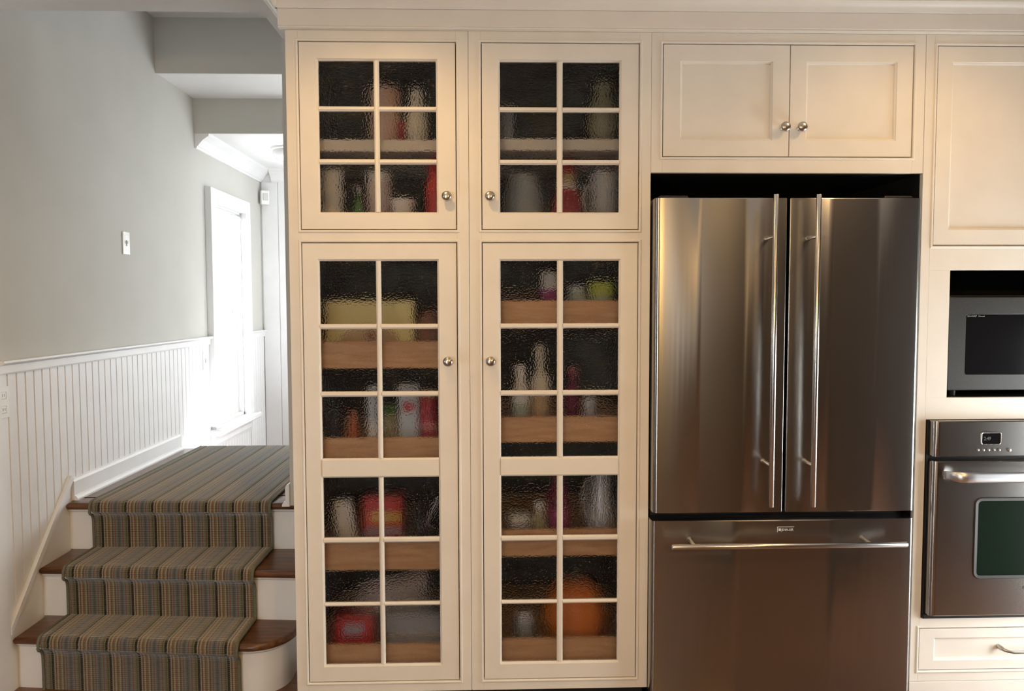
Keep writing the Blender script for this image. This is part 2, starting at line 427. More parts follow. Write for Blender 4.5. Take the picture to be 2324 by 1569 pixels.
# unseen kitchen and hall openings, several added only for light (frames and panes)
def k_window(name, axis, pos, a0, a1, z0, z1, cols):
    e = bpy.data.objects.new(name, None); COL.objects.link(e); e['kind'] = 'structure'
    def put(nm, p, q, r, s, t0, t1, m, par):
        bm = bmesh.new()
        if axis == 'x': box(bm, pos+t0, pos+t1, p, q, r, s)
        else: box(bm, p, q, pos+t0, pos+t1, r, s)
        return obj(nm, bm, m, par)
    put('frame', a0, a0+.05, z0, z1, -.03, .03, 'white', e); put('frame', a1-.05, a1, z0, z1, -.03, .03, 'white', e)
    put('frame', a0+.05, a1-.05, z0, z0+.05, -.03, .03, 'white', e); put('frame', a0+.05, a1-.05, z1-.05, z1, -.03, .03, 'white', e)
    st = (a1-a0-.1)/cols
    for i in range(cols):
        p = a0+.05+i*st
        if i: put('mullion', p-.025, p+.025, z0+.05, z1-.05, -.02, .02, 'white', e)
        put('pane', p+.026, p+st-.026, z0+.051, z1-.051, -.003, .003, 'glass', e)
k_window('window_2', 'x', KX0-.04, *WIN_KL, 2); k_window('window_3', 'y', KY0-.04, *WIN_KB, 2); k_window('fill_window_6', 'y', KY0-.04, *FILL_KB2, 1); k_window('fill_door_1', 'x', KX1+.04, *FILL_KR, 2)
k_window('fill_window_4', 'y', FARY+.06, *FILL_FAR, 2); k_window('fill_window_5', 'x', ENDX+.05, *FILL_END, 2)

# recessed ceiling lights of the kitchen
for i, (x, y, p) in enumerate(CANS):
    t = thing('recessed_light', ['recessed ceiling light in front of the tall glass-door cabinets', 'recessed ceiling light in front of the fridge and oven tower', 'recessed ceiling light over the middle of the kitchen, left of two', 'recessed ceiling light over the middle of the kitchen, right of two', 'recessed ceiling light near the left kitchen window'][i], 'ceiling light', (x, y, 2.5))
    obj('trim_ring', shape(lathe, [(.055, -.002), (.078, -.006), (.085, -.001), (.085, 0), (.055, 0)], 24), 'plastic', t, 40)
    l = bpy.data.lights.new('can_lamp', 'SPOT'); l.energy = p; l.color = (1.0, .61, .24); l.shadow_soft_size = .035
    l.spot_size = math.radians(165); l.spot_blend = .7
    lo = bpy.data.objects.new('can_lamp', l); COL.objects.link(lo); lo.parent = t; lo.location = (0, 0, -.02)

# two unseen lamps added behind the camera to warm the cabinet fronts
for x, lb in ((-.6, 'added warm fill lamp with flat metal shade, left of two'), (.8, 'added warm fill lamp with flat metal shade, right of two')):
    t = thing('fill_lamp', lb, 'fill lamp', (x, -3.0, 1.85))
    obj('canopy', shape(lathe, [(.055, .65), (.055, .638), (.012, .625)], 20), 'nickel', t, 40)
    obj('cord', shape(tube, [(0, 0, .12), (0, 0, .4), (0, 0, .63)], .003, 8), 'black', t, 40)
    obj('shade', shape(lathe, [(.120, .040), (.122, .042), (.060, .085), (.022, .100), (.018, .122), (.016, .120), (.020, .097), (.058, .081)], 28), 'nickel', t, 40)
    obj('socket', shape(lathe, [(.016, .098), (.018, .095), (.018, .062), (.014, .060)], 16), 'black', t, 40)
    l = bpy.data.lights.new('fill_bulb', 'POINT'); l.energy = 37; l.color = (1.0, .60, .20); l.shadow_soft_size = .03
    lo = bpy.data.objects.new('fill_bulb', l); COL.objects.link(lo); lo.parent = t; lo.location = (0, 0, .012)

# ------------------------------------------------------------------ staircase
st = thing('staircase', 'three-step staircase with dark oak treads and white risers up to the landing', 'staircase', (-1.25, .4, 0))
SO = Vector((-1.25, .4, 0))
def sp_(name, bm, m, smooth=None, parent=st):
    for v in bm.verts: v.co -= SO
    return obj(name, bm, m, parent, smooth)
SX0, SX1 = XW+.012, -.725
NOSE = {1: (.224, .135), 2: (.404, .335), 3: (.614, .583)}      # nosing line, y at x=-1.68 and x=-0.85
def nose(k, x):
    a, b = NOSE[k]; return a+(b-a)*(x+1.68)/(.83)
def nose_profile(top, th=.030):
    """rounded front edge, offsets from the nosing line (dy, z)"""
    r = th/2; return [(r-r*math.cos(t), top-r+r*math.sin(t)) for t in [(-PI/2)+PI*i/8 for i in range(9)]]
RB = .028                                                        # riser set back under the nosing
def tread_poly(k, depth_to, bull=False):
    pts = [(SX0, depth_to), (SX0, nose(k, SX0))]
    if bull:
        R = .150; xr = -.742; yb = nose(k, -.89)
        pts.append((xr-R, yb))
        for i in range(1, 13):
            t = -PI/2+PI/2*i/12*1.0
            pts.append((xr-R+R*math.cos(t), yb+R+R*math.sin(t)))
        pts.append((xr, depth_to))
    else:
        pts += [(SX1, nose(k, SX1)), (SX1, depth_to)]
    return pts
def offset_in(pts, d):
    """inset of the tread outline (back corners stay)"""
    n = len(pts); out = []
    for i, p in enumerate(pts):
        a, b = Vector(pts[i-1]), Vector(pts[(i+1) % n]); p = Vector(p)
        n1 = (p-a).normalized(); n2 = (b-p).normalized()
        m1, m2 = Vector((-n1.y, n1.x)), Vector((-n2.y, n2.x))
        mm = (m1+m2); mm = mm/max(mm.length, 1e-6); c = max(.3, mm.dot(m1))
        out.append(tuple(p+mm*(d/c)))
    return out
def keep_left(P, Q): return [(p[0], q[1]) if p[0] == SX0 else q for p, q in zip(P, Q)]
for k in (1, 2, 3):
    top = k*RISE; th = .030; back = {1: .47, 2: .68, 3: .72}[k]
    P = tread_poly(k, back, k == 1)
    r = th/2; loops = []
    for t in [-PI/2+PI*i/8 for i in range(9)]:
        ins = r-r*math.cos(t); loops.append([(x, y, top-r+r*math.sin(t)) for x, y in offset_in(P, ins)])
    sp_('tread', shape(loft, loops), 'oak', 40)
    P2 = keep_left(P, offset_in(P, RB))
    ri = bmesh.new(); loft(ri, [[(x, y, (k-1)*RISE) for x, y in P2], [(x, y, top-th) for x, y in P2]])
    sp_('riser', ri, 'white', 35)
    # cove moulding under the nosing
    cv = bmesh.new(); P3 = keep_left(P, offset_in(P, RB-.010)); P4 = keep_left(P, offset_in(P, RB-.001))
    loft(cv, [[(x, y, top-th-.014) for x, y in P4], [(x, y, top-th-.006) for x, y in P3], [(x, y, top-th) for x, y in P3]])
    sp_('cove_moulding', cv, 'white', 35)
landing = struct('floor_landing', shape(box, XW+.001, -.834, .72, 1.83, LAND-.03, LAND), 'oak')
struct('floor_landing_side', shape(box, -.834, ENDX-.01, 1.01, 1.83, LAND-.03, LAND), 'oak')
# skirt board with its sloping cap on the wall
sk = [(.214, 0), (.214, .225), (.655, .704), (.70, .704), (.70, 0)]
sp_('skirt_board', shape(prism, sk, 'x', XW+.0085, XW+.0118), 'white')
cp2 = [(.214, .222), (.214, .250), (.648, .722), (.668, .704)]
sp_('skirt_cap', shape(prism, cp2, 'x', XW+.0086, XW+.024), 'white')

# ------------------------------------------------------------------ stair runner
run = thing('stair_runner', 'striped brown and grey carpet runner covering the stairs and landing', 'carpet runner', (-1.25, .4, 0))
RX0, RX1 = -1.682, -.930; TH = .013
def path(x):
    pts = []
    for k in (1, 2, 3):
        yn = nose(k, x); yr = yn+RB; top = k*RISE; zb = (k-1)*RISE
        z0 = zb+(TH if k > 1 else 0.001)
        for i in range(7): pts.append((yr-TH, z0+(top-.075-z0)*i/6))
        pts += [(yr-TH-.001, top-.066), (yr-TH-.004, top-.056), (yr-TH-.010, top-.047), (yn-TH+.003, top-.038), (yn-TH-.002, top-.028)]
        c = (yn+.015, top-.015)
        for i in range(0, 9):
            t = PI+.35-(PI/2+.35)*i/8
            pts.append((c[0]+(.015+TH)*math.cos(t), c[1]+(.015+TH)*math.sin(t)))
        ye = (nose(k+1, x)+RB-TH-.002) if k < 3 else 1.84
        ys = c[0]+.004
        n = 5 if k < 3 else 40
        for i in range(1, n+1): pts.append((ys+(ye-ys)*i/n, top+TH))
    pts += [(1.846, LAND+.006), (1.846, LAND-.10)]
    return pts
NXc = 200
def build_runner():
    bm = bmesh.new(); uvl = bm.loops.layers.uv.new('UVMap'); grid = []; uvs = []
    base = path((RX0+RX1)/2); ln = [0]
    for a, b in zip(base[:-1], base[1:]): ln.append(ln[-1]+math.hypot(b[0]-a[0], b[1]-a[1]))
    for i in range(NXc+1):
        x = RX0+(RX1-RX0)*i/NXc; pt = path(x); row = []
        u = (x-RX0+.078)
        ph = (u/PERIOD) % 1.0
        g = min(ph, 1-ph)
        dep = .0026*max(0, 1-g/.055)+.0006*(0.5+0.5*math.cos(2*PI*u/.0095))
        e = min(x-RX0, RX1-x)
        for j, (y, z) in enumerate(pt):
            a = pt[max(j-1, 0)]; b = pt[min(j+1, len(pt)-1)]
            d = Vector((b[0]-a[0], b[1]-a[1])).normalized(); nrm = Vector((-d.y, d.x))
            q = dep+(.010*(1-e/.006) if e < .006 else 0)
            row.append(bm.verts.new((x-SO.x, y-nrm.x*q-SO.y, z-nrm.y*q)))
            
        grid.append(row); uvs.append(u)
    for i in range(NXc):
        for j in range(len(base)-1):
            f = bm.faces.new((grid[i][j], grid[i+1][j], grid[i+1][j+1], grid[i][j+1])); f.smooth = True
            for lp, (a, b) in zip(f.loops, ((i, j), (i+1, j), (i+1, j+1), (i, j+1))): lp[uvl].uv = (uvs[a], ln[b])
    me = bpy.data.meshes.new('carpet'); bm.to_mesh(me); bm.free(); me.materials.append(M_['carpet'])
    o = bpy.data.objects.new('carpet', me); COL.objects.link(o); o.parent = run
build_runner()
# bound edges down both sides
for x0, x1 in ((RX0-.006, RX0+.001), (RX1-.001, RX1+.007)):
    bm = bmesh.new(); pa, pb = path(x0), path(x1)
    if x0 > -1.2:
        pa = [p for p in pa if p[0] < .895]; pb = pb[:len(pa)]
    loops = []
    for (ya, za), (yb, zb) in zip(pa, pb):
        loops.append([(x0, ya-.0, za), (x1, yb, zb)])
    # tube along the edge
    xm = (x0+x1)/2
    tube(bm, [(xm, (a[0]+b[0])/2, (a[1]+b[1])/2-.004) for a, b in zip(pa, pb)], .0058, 8)
    for v in bm.verts: v.co -= SO
    obj('binding', bm, 'binding', run, 60)
# wider carpet on the landing beyond the turn
def side_section():
    bm = bmesh.new(); uvl = bm.loops.layers.uv.new('UVMap'); n = 90; x0, x1, y0, y1 = -.925, -.45, 1.012, 1.84
    def strip(x0, x1, y0, y1, n):
        rows = []
        for i in range(n+1):
            x = x0+(x1-x0)*i/n; u = x-RX0+.078; ph = (u/PERIOD) % 1.0; g = min(ph, 1-ph)
            q = .0026*max(0, 1-g/.055)+.0006*(0.5+0.5*math.cos(2*PI*u/.0095))
            rows.append([(bm.verts.new((x-SO.x, y-SO.y, LAND+TH-q)), (u, y)) for y in (y0, y1)])
        for a, b in zip(rows[:-1], rows[1:]):
            f = bm.faces.new((a[0][0], b[0][0], b[1][0], a[1][0])); f.smooth = True
            for lp, k in zip(f.loops, (a[0], b[0], b[1], a[1])): lp[uvl].uv = k[1]
    strip(-.929, -.868, .90, 1.84, 14); strip(-.868, -.45, 1.015, 1.84, 100)
    me = bpy.data.meshes.new('landing_carpet'); bm.to_mesh(me); bm.free(); me.materials.append(M_['carpet'])
    o = bpy.data.objects.new('landing_carpet', me); COL.objects.link(o); o.parent = run
side_section()
bm = bmesh.new(); tube(bm, [(-.926, .898, LAND+.008), (-.90, .898, LAND+.008), (-.867, .898, LAND+.008)], .0065, 8)
for v in bm.verts: v.co -= SO
obj('binding', bm, 'binding', run, 60)

# ------------------------------------------------------------------ small things in the hall
def toggle_plate(name, label, y0, y1, z0, z1, xs):
    t = thing(name, label, 'light switch', (xs, (y0+y1)/2, (z0+z1)/2)); w, h = (y1-y0)/2, (z1-z0)/2
    obj('plate', shape(box, 0, .006, -w, w, -h, h, .002, 2), 'plastic', t)
    tg = bmesh.new(); box(tg, .004, .016, -.005, .005, -.002, .010, .002); obj('toggle', tg, 'plastic', t)
    obj('slot', shape(box, .0055, .0065, -.007, .007, -.014, .014), mat('slot_shadow_gap', (.25, .25, .25), .6), t)
    for s in (-1, 1): obj('screw', shape(lathe, [(.003, .0058), (.003, .0068)], 10, (0, 0, s*h*.55), 'x'), 'nickel', t)
toggle_plate('light_switch', 'white toggle light switch on the greige wall above the chair rail', 1.208, 1.278, 1.694, 1.806, XW)
toggle_plate('light_switch', 'white toggle light switch on the beadboard beside the window', 2.19, 2.256, 1.035, 1.150, XW+.0085)
t = thing('wall_outlet', 'white wall outlet plate on the beadboard at the left picture edge', 'outlet', (XW+.0085, .232, 1.088))
obj('plate', shape(box, 0, .006, -.036, .036, -.058, .058, .002, 2), 'plastic', t)
for s in (-1, 1):
    so = obj('socket', shape(box, .005, .0085, -.016, .016, s*.026-.014, s*.026+.014, .004, 2), 'plastic', t)
    for q in (-1, 1): obj('slot', shape(box, .0082, .0088, q*.006-.001, q*.006+.001, s*.026-.004, s*.026+.006), 'black', so)
t = thing('motion_sensor', 'small white motion sensor high in the hall corner beside the window', 'motion sensor', (XW+.045, FARY-.045, 2.222))
t.rotation_euler = (0, 0, math.radians(35))
obj('housing', shape(box, -.033, .033, -.022, .022, 0, .110, .008, 2), 'plastic', t)
obj('lens', shape(box, -.020, .020, -.0255, -.020, .030, .085, .004, 2), mat('sensor_lens', (.62, .62, .60), .3), t)
obj('bracket', shape(box, -.010, .010, .020, .034, .02, .08), 'plastic', t)
t = thing('ceiling_lamp', 'white flush ceiling lamp in the bright hall beyond the beams', 'ceiling light', (-1.34, 2.64, 2.493))
obj('base', shape(lathe, [(.13, 0), (.13, -.012), (.105, -.022), (.10, -.022)], 28), 'plastic', t, 40)
obj('shade', shape(lathe, [(.115, -.018), (.118, -.035), (.100, -.065), (.06, -.085), (.012, -.092)], 28), mat('opal_glass', (.75, .75, .74), .2), t, 50)
obj('finial', shape(lathe, [(.012, -.09), (.014, -.098), (.006, -.11), (.002, -.114)], 14), 'nickel', t, 50)

# ------------------------------------------------------------------ cabinets
ZT, ZB = 2.357, .093
def face_frame(name, parent, O, x0, x1, z0, z1, holes, m='cream', th=.02, vsplit=None):
    """stiles full height, rails between them round the listed openings (stacked, same x range unless given)"""
    bm = bmesh.new(); hs = sorted(holes, key=lambda h: h[2]); hx0 = min(h[0] for h in hs); hx1 = max(h[1] for h in hs)
    B = .0007
    box(bm, x0, hx0, 0, th, z0, z1, B); box(bm, hx1, x1, 0, th, z0, z1, B)
    cur = z0
    for h in hs:
        box(bm, hx0, hx1, 0, th, cur, h[2], B); cur = h[3]
        if h[0] > hx0+1e-4: box(bm, hx0, h[0], 0, th, h[2], h[3], B)
        if h[1] < hx1-1e-4: box(bm, h[1], hx1, 0, th, h[2], h[3], B)
    box(bm, hx0, hx1, 0, th, cur, z1, B)
    for v in bm.verts: v.co -= O
    return obj(name, bm, m, parent)
def bead(parent, O, x0, x1, z0, z1):
    bm = bmesh.new()
    ring(bm, x0-.0095, x1+.0095, z0-.0095, z1+.0095, [(0, .0004), (.0012, -.0022), (.0030, -.0034), (.0062, -.0034), (.0083, -.0022), (.0094, .0005)])
    for v in bm.verts: v.co -= O
    return obj('bead', bm, 'cream', parent)
def L_(o, bm, O, name, m, parent, smooth=None):
    for v in bm.verts: v.co -= O
    return obj(name, bm, m, parent, smooth)
def knob(parent, O, x, z, y=0.0):
    bm = bmesh.new()
    lathe(bm, [(.0095, y), (.0095, y-.002), (.0060, y-.004), (.0055, y-.012), (.0075, y-.015), (.0150, y-.018), (.0168, y-.022), (.0160, y-.027), (.0120, y-.0305), (.006, y-.032), (.0015, y-.0323)], 24, (x, 0, z), 'y')
    for v in bm.verts: v.co -= O
    return obj('knob', bm, 'nickel', parent, 40)
def glass_door(cab, O, op, px, rows, kx, kz, midrail=None):
    """op opening (x0,x1,z0,z1); px = (x0, m0, m1, x1) pane columns; rows = [(z1,z0)...] from the top"""
    g = .0028; x0, x1, z0, z1 = op[0]+g, op[1]-g, op[2]+g, op[3]-g
    ix0, ix1, iz0, iz1 = px[0], px[3], rows[-1][1], rows[0][0]
    c = .006
    bm = bmesh.new()
    loft(bm, [rect(x0+.001, x1-.001, z0+.001, z1-.001, 0), rect(ix0-c, ix1+c, iz0-c, iz1+c, 0), rect(ix0-c+.001, ix1+c-.001, iz0-c+.001, iz1+c-.001, .002),
              rect(ix0, ix1, iz0, iz1, .008), rect(ix0, ix1, iz0, iz1, .020), rect(x0, x1, z0, z1, .020), rect(x0, x1, z0, z1, .001)], closed=True)
    d = L_(None, bm, O, 'door', 'cream', cab)
    def bar(x0, x1, z0, z1, name='muntin', vert=True):
        b = bmesh.new(); e = .0045
        if vert: prism(b, [(x0, .019), (x0, .008), (x0+e, .0025), (x0+e+.001, .0012), (x1-e-.001, .0012), (x1-e, .0025), (x1, .008), (x1, .019)], 'z', z0, z1)
        else: prism(b, [(.019, z0), (.008, z0), (.0025, z0+e), (.0012, z0+e+.001), (.0012, z1-e-.001), (.0025, z1-e), (.008, z1), (.019, z1)], 'x', x0, x1)
        L_(None, b, O, name, 'cream', d)
    blocks = [rows] if midrail is None else [rows[:midrail], rows[midrail:]]
    for bl in blocks: bar(px[1], px[2], bl[-1][1], bl[0][0])
    for (a, b), (c_, d_) in zip(rows[:-1], rows[1:]):
        if midrail is not None and (c_, d_) == rows[midrail]:
            b_ = bmesh.new(); prism(b_, [(.020, c_), (.008, c_), (.0025, c_+c), (0, c_+c), (0, b-c), (.0025, b-c), (.008, b), (.020, b)], 'x', ix0-.0005, ix1+.0005)
            L_(None, b_, O, 'mid_rail', 'cream', d)
        else:
            bar(ix0, px[1]+.0005, c_, b, vert=False); bar(px[2]-.0005, ix1, c_, b, vert=False)
    for (zt, zb) in rows:
        for a, b in ((px[0], px[1]), (px[2], px[3])):
            L_(None, shape(box, a-.002, b+.002, .0105, .0145, zb-.002, zt+.002), O, 'pane', 'hammered', d)
    knob(d, O, kx, kz)
    return d
def pullout(cab, O, x0, x1, zb, zt, y0=.050):
    bm = bmesh.new(); y1 = .56
    box(bm, x0, x1, y0, y0+.016, zb, zt, .002); box(bm, x0, x1, y1-.014, y1, zb, zt, .002)
    box(bm, x0, x0+.014, y0+.016, y1-.014, zb, zt, .002); box(bm, x1-.014, x1, y0+.016, y1-.014, zb, zt, .002)
    box(bm, x0+.014, x1-.014, y0+.016, y1-.014, zb+.004, zb+.010)
    return L_(None, bm, O, 'pullout_drawer', 'maple', cab)
def pantry(label, x0, x1, up, lo, pxu, pxl, rows_u, rows_l, kx, boards, shelf):
    O = Vector(((x0+x1)/2, .3, 0)); cab = thing('pantry_cabinet', label, 'cabinet', O)
    face_frame('face_frame', cab, O, x0, x1, ZB, ZT, [lo, up])
    bd = bmesh.new(); D = .62
    box(bd, x0, x0+.018, .02, D, ZB, ZT); box(bd, x1-.018, x1, .02, D, ZB, ZT); box(bd, x0+.018, x1-.018, .02, D, ZT-.018, ZT)
    box(bd, x0+.018, x1-.018, D-.012, D, ZB, ZT-.018)
    L_(None, bd, O, 'carcass', 'cream', cab)
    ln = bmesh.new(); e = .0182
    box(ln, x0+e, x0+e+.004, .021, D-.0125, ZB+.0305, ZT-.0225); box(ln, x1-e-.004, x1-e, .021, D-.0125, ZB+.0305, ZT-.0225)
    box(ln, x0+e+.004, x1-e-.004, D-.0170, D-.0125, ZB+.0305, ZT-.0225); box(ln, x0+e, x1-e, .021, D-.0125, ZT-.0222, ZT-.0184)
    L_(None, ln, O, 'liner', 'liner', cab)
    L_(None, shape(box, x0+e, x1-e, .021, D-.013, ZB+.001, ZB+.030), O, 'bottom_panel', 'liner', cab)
    L_(None, shape(box, x0+e+.0045, x1-e-.0045, .022, D-.018, up[2]-.012, up[2]+.018), O, 'fixed_shelf', 'maple', cab)
    L_(None, shape(box, x0+e+.0045, x1-e-.0045, .050, D-.018, shelf[0], shelf[1], .002), O, 'shelf', 'shelf_paint', cab)
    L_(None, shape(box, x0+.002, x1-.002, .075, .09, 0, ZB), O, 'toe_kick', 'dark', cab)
    for op in (up, lo): bead(cab, O, *op)
    glass_door(cab, O, up, pxu, rows_u, kx, 1.808); glass_door(cab, O, lo, pxl, rows_l, kx, 1.251, 3)
    for zb, zt in boards: pullout(cab, O, lo[0]+.012, lo[1]-.012, zb, zt)
    return cab
UPZ, LOZ = (1.697, 2.3208), (.1295, 1.6553)
RU = [(2.259, 2.109), (2.093, 1.934), (1.917, 1.757)]
RL = [(1.593, 1.379), (1.362, 1.148), (1.130, .917), (.850, .640), (.621, .411), (.397, .190)]
XA, XB, XC, XE = -.676, -.0693, .548, 1.488
pantry('tall cream pantry cabinet with glass doors, next to the stairs', XA, XB-.0006, (-.6351, -.1102, *UPZ), (-.6351, -.1102, *LOZ),
       (-.570, -.386, -.368, -.178), (-.5765, -.3865, -.3695, -.1785), RU, RL, -.1430, [(1.224, 1.318), (.893, .982), (.511, .617), (.140, .245)], (1.967, 2.007))
pantry('tall cream pantry cabinet with glass doors, next to the refrigerator', XB+.0006, XC, (-.0269, .5083, *UPZ), (-.0269, .5083, *LOZ),
       (.0365, .2290, .2485, .4410), (.0365, .2300, .2505, .4420), RU, RL, .0013, [(1.369, 1.458), (.961, 1.0515), (.554, .6505), (.150, .2575)], (1.972, 2.012))

def shaker_door(cab, O, x0, x1, z0, z1, wx, wz, name='door'):
    bm = bmesh.new()
    ix0, ix1, iz0, iz1 = x0+wx, x1-wx, z0+wz, z1-wz
    loft(bm, [rect(x0+.001, x1-.001, z0+.001, z1-.001, 0), rect(ix0, ix1, iz0, iz1, 0), rect(ix0+.0015, ix1-.0015, iz0+.0015, iz1-.0015, .003), rect(ix0+.006, ix1-.006, iz0+.006, iz1-.006, .005),
              rect(ix0+.008, ix1-.008, iz0+.008, iz1-.008, .0095), rect(ix0+.008, ix1-.008, iz0+.008, iz1-.008, .016), rect(x0, x1, z0, z1, .020), rect(x0, x1, z0, z1, .001)], closed=True)
    d = L_(None, bm, O, name, 'cream', cab)
    L_(None, shape(box, ix0+.004, ix1-.004, .0095, .0155, iz0+.004, iz1-.004), O, 'panel', 'cream', d)
    return d
# over-fridge cabinet
x0, x1 = XC+.0008, XE-.0008
O = Vector(((x0+x1)/2, .3, 1.89)); fc = thing('over_fridge_cabinet', 'cream two-door cabinet above the refrigerator', 'cabinet', O)
op = (.5868, 1.4477, 1.943, 2.3208)
face_frame('face_frame', fc, O, x0, x1, 1.8905, ZT, [op]); bead(fc, O, *op)
bd = bmesh.new(); box(bd, x0, x0+.018, .02, .62, 1.8905, ZT); box(bd, x1-.018, x1, .02, .62, 1.8905, ZT); box(bd, x0+.018, x1-.018, .02, .62, 1.8905, 1.9085); box(bd, x0+.018, x1-.018, .02, .62, ZT-.018, ZT); box(bd, x0+.018, x1-.018, .605, .62, 1.9085, ZT-.018)
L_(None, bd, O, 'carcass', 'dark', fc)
d = shaker_door(fc, O, op[0]+.0028, 1.0199, op[2]+.0028, op[3]-.0028, .057, .054); knob(d, O, 1.0003, 2.0415)
d = shaker_door(fc, O, 1.0227, op[1]-.0028, op[2]+.0028, op[3]-.0028, .055, .054); knob(d, O, 1.0580, 2.0415)

# oven tower
TX1 = 2.30; x0, x1 = XE+.0006, TX1
O = Vector(((x0+x1)/2, .3, 0)); tw = thing('oven_tower_cabinet', 'tall cream cabinet at the right edge housing microwave and oven', 'cabinet', O)
opd = (1.5284, TX1-.04, 1.643, 2.3208); opm = (1.5937, TX1-.105, 1.1144, 1.5586); opo = (1.5230, TX1-.035, .3278, 1.0383); opw = (1.5188, TX1-.031, .1362, .2908)
face_frame('face_frame', tw, O, x0, x1, .097, ZT, [opw, opo, opm, opd])
bead(tw, O, *opd); bead(tw, O, *opw)
bd = bmesh.new(); box(bd, x0, x0+.018, .02, .62, .0, ZT); box(bd, x1-.018, x1, .02, .62, .0, ZT); box(bd, x0+.018, x1-.018, .605, .62, 0, ZT)
for z in (.305, 1.055, 1.085, 1.575): box(bd, x0+.018, x1-.018, .02, .605, z, z+.018)
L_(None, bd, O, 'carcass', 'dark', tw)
L_(None, shape(box, x0, x1, .0, .018, .0, .0955, .001), O, 'base_board', 'cream', tw)
xm = (opd[0]+opd[1])/2
d = shaker_door(tw, O, opd[0]+.0028, opd[1]-.0028, opd[2]+.0028, opd[3]-.0028, .050, .052)
knob(d, O, opd[1]-.03, 1.72)
d = shaker_door(tw, O, opw[0]+.0028, opw[1]-.0028, opw[2]+.0028, opw[3]-.0028, .052, .033, 'drawer')
bm = bmesh.new(); pl0, pl1, pz = 1.815, 1.980, .2165
tube(bm, [(pl0, .009, pz), (pl0, -.006, pz), (pl0+.004, -.016, pz-.002), (pl0+.014, -.024, pz-.004), (pl0+.030, -.028, pz-.006), (pl1-.030, -.028, pz-.006), (pl1-.014, -.024, pz-.004), (pl1-.004, -.016, pz-.002), (pl1, -.006, pz), (pl1, .009, pz)], [.009, .0085, .0065, .0052, .005, .005, .0052, .0065, .0085, .009], 12)
L_(None, bm, O, 'pull_handle', 'nickel', d, 50)
# microwave surround (charcoal strips of the niche)
L_(None, shape(box, opm[0]-.02, opm[1]+.02, .030, .60, 1.104, 1.1135), O, 'niche_floor', 'micro', tw)

# frieze and crown along the whole run
fz = struct('trim_6', shape(prism, [(-.022, 2.4175), (-.022, 2.366), (-.019, 2.3635), (-.021, 2.3605), (-.020, 2.3575), (.02, 2.3575), (.02, 2.4175)], 'x', -.6935, KX1), 'cream')
cr = struct('trim_7', shape(prism, [(-.020, 2.4182), (-.027, 2.4182), (-.030, 2.424), (-.033, 2.432), (-.040, 2.440), (-.050, 2.4445), (-.058, 2.446), (-.058, 2.455), (-.066, 2.457), (-.070, 2.465), (-.078, 2.478), (-.095, 2.488), (-.102, 2.492), (-.102, 2.4995), (-.02, 2.4995)], 'x', -.700, KX1), 'cream', None, 40)
rt = bmesh.new()
prism(rt, [(-.694-a, z) for a, z in ((0, 2.4182), (.006, 2.4182), (.009, 2.424), (.012, 2.432), (.019, 2.440), (.030, 2.4455), (.036, 2.446), (.036, 2.455), (.044, 2.457), (.056, 2.478), (.070, 2.488), (.080, 2.492), (.080, 2.4995), (0, 2.4995))], 'y', -.055, .54)
struct('trim_8', rt, 'cream', None, 40)
struct('trim_9', shape(box, -.6935, -.6768, .021, .54, 2.3575, 2.4175), 'cream')

# ------------------------------------------------------------------ refrigerator
O = Vector((1.009, .32, 0)); fr = thing('refrigerator', 'stainless steel French-door refrigerator with a bottom freezer drawer', 'refrigerator', O)
FX0, FX1, FYF = .5535, 1.466, -.045
L_(None, shape(box, FX0+.006, FX1-.006, .032, .60, .03, 1.79, .004), O, 'body', 'black', fr)
L_(None, shape(box, FX0+.02, FX1-.02, .05, .06, .0, .075), O, 'toe_grille', 'black', fr)
L_(None, shape(box, FX0+.02, FX0+.12, -.02, .10, 1.7905, 1.812, .006, 2), O, 'hinge_cover', 'black', fr)
L_(None, shape(box, FX1-.12, FX1-.02, -.02, .10, 1.7905, 1.812, .006, 2), O, 'hinge_cover', 'black', fr)
def fdoor(name, x0, x1, z0, z1, rl, rr, bulge=.004):
    pts = []; yb = .026
    pts.append((x0, yb))
    for i in range(9):
        t = PI+PI/2*i/8; pts.append((x0+rl+rl*math.cos(t), FYF+bulge+rl+rl*math.sin(t)))
    n = 24
    for i in range(1, n):
        u = i/n; pts.append((x0+rl+(x1-rr-x0-rl)*u, FYF+bulge*(1-4*u*(1-u))))
    for i in range(9):
        t = 3*PI/2+PI/2*i/8; pts.append((x1-rr+rr*math.cos(t), FYF+bulge+rr+rr*math.sin(t)))
    pts.append((x1, yb))
    bm = bmesh.new(); b = .003
    def ins(p, d):
        return (min(max(p[0], x0+d), x1-d), max(p[1], FYF+d*.8) if p[1] < FYF+.012 else p[1])
    loft(bm, [[(*ins(p, b), z0) for p in pts], [(*p, z0+b) for p in pts], [(*p, z1-b) for p in pts], [(*ins(p, b), z1) for p in pts]])
    return L_(None, bm, O, name, 'steel', fr, 28)
MX = 1.0085
dl = fdoor('door', FX0, MX-.0045, .7275, 1.800, .020, .004)
dr = fdoor('door', MX+.0045, FX1, .7275, 1.800, .004, .014)
fd = fdoor('freezer_drawer', FX0-.004, FX1, .085, .700, .016, .012)
def vbar(d, x, z0, z1):
    bm = bmesh.new(); lathe(bm, [(.0015, z0), (.0080, z0+.0006), (.0088, z0+.002), (.0088, z1-.002), (.0080, z1-.0006), (.0015, z1)], 20, (x, -.118, 0))
    L_(None, bm, O, 'handle_bar', 'bar', d, 40)
    for z in (1.665, .905):
        b = bmesh.new(); lathe(b, [(.0085, FYF+.004), (.0085, FYF-.004), (.0060, FYF-.010), (.0060, -.113)], 14, (x-.001, 0, z), 'y'); L_(None, b, O, 'handle_post', 'bar', d, 40)
vbar(dl, .936, .765, 1.802); vbar(dr, 1.0775, .765, 1.802)
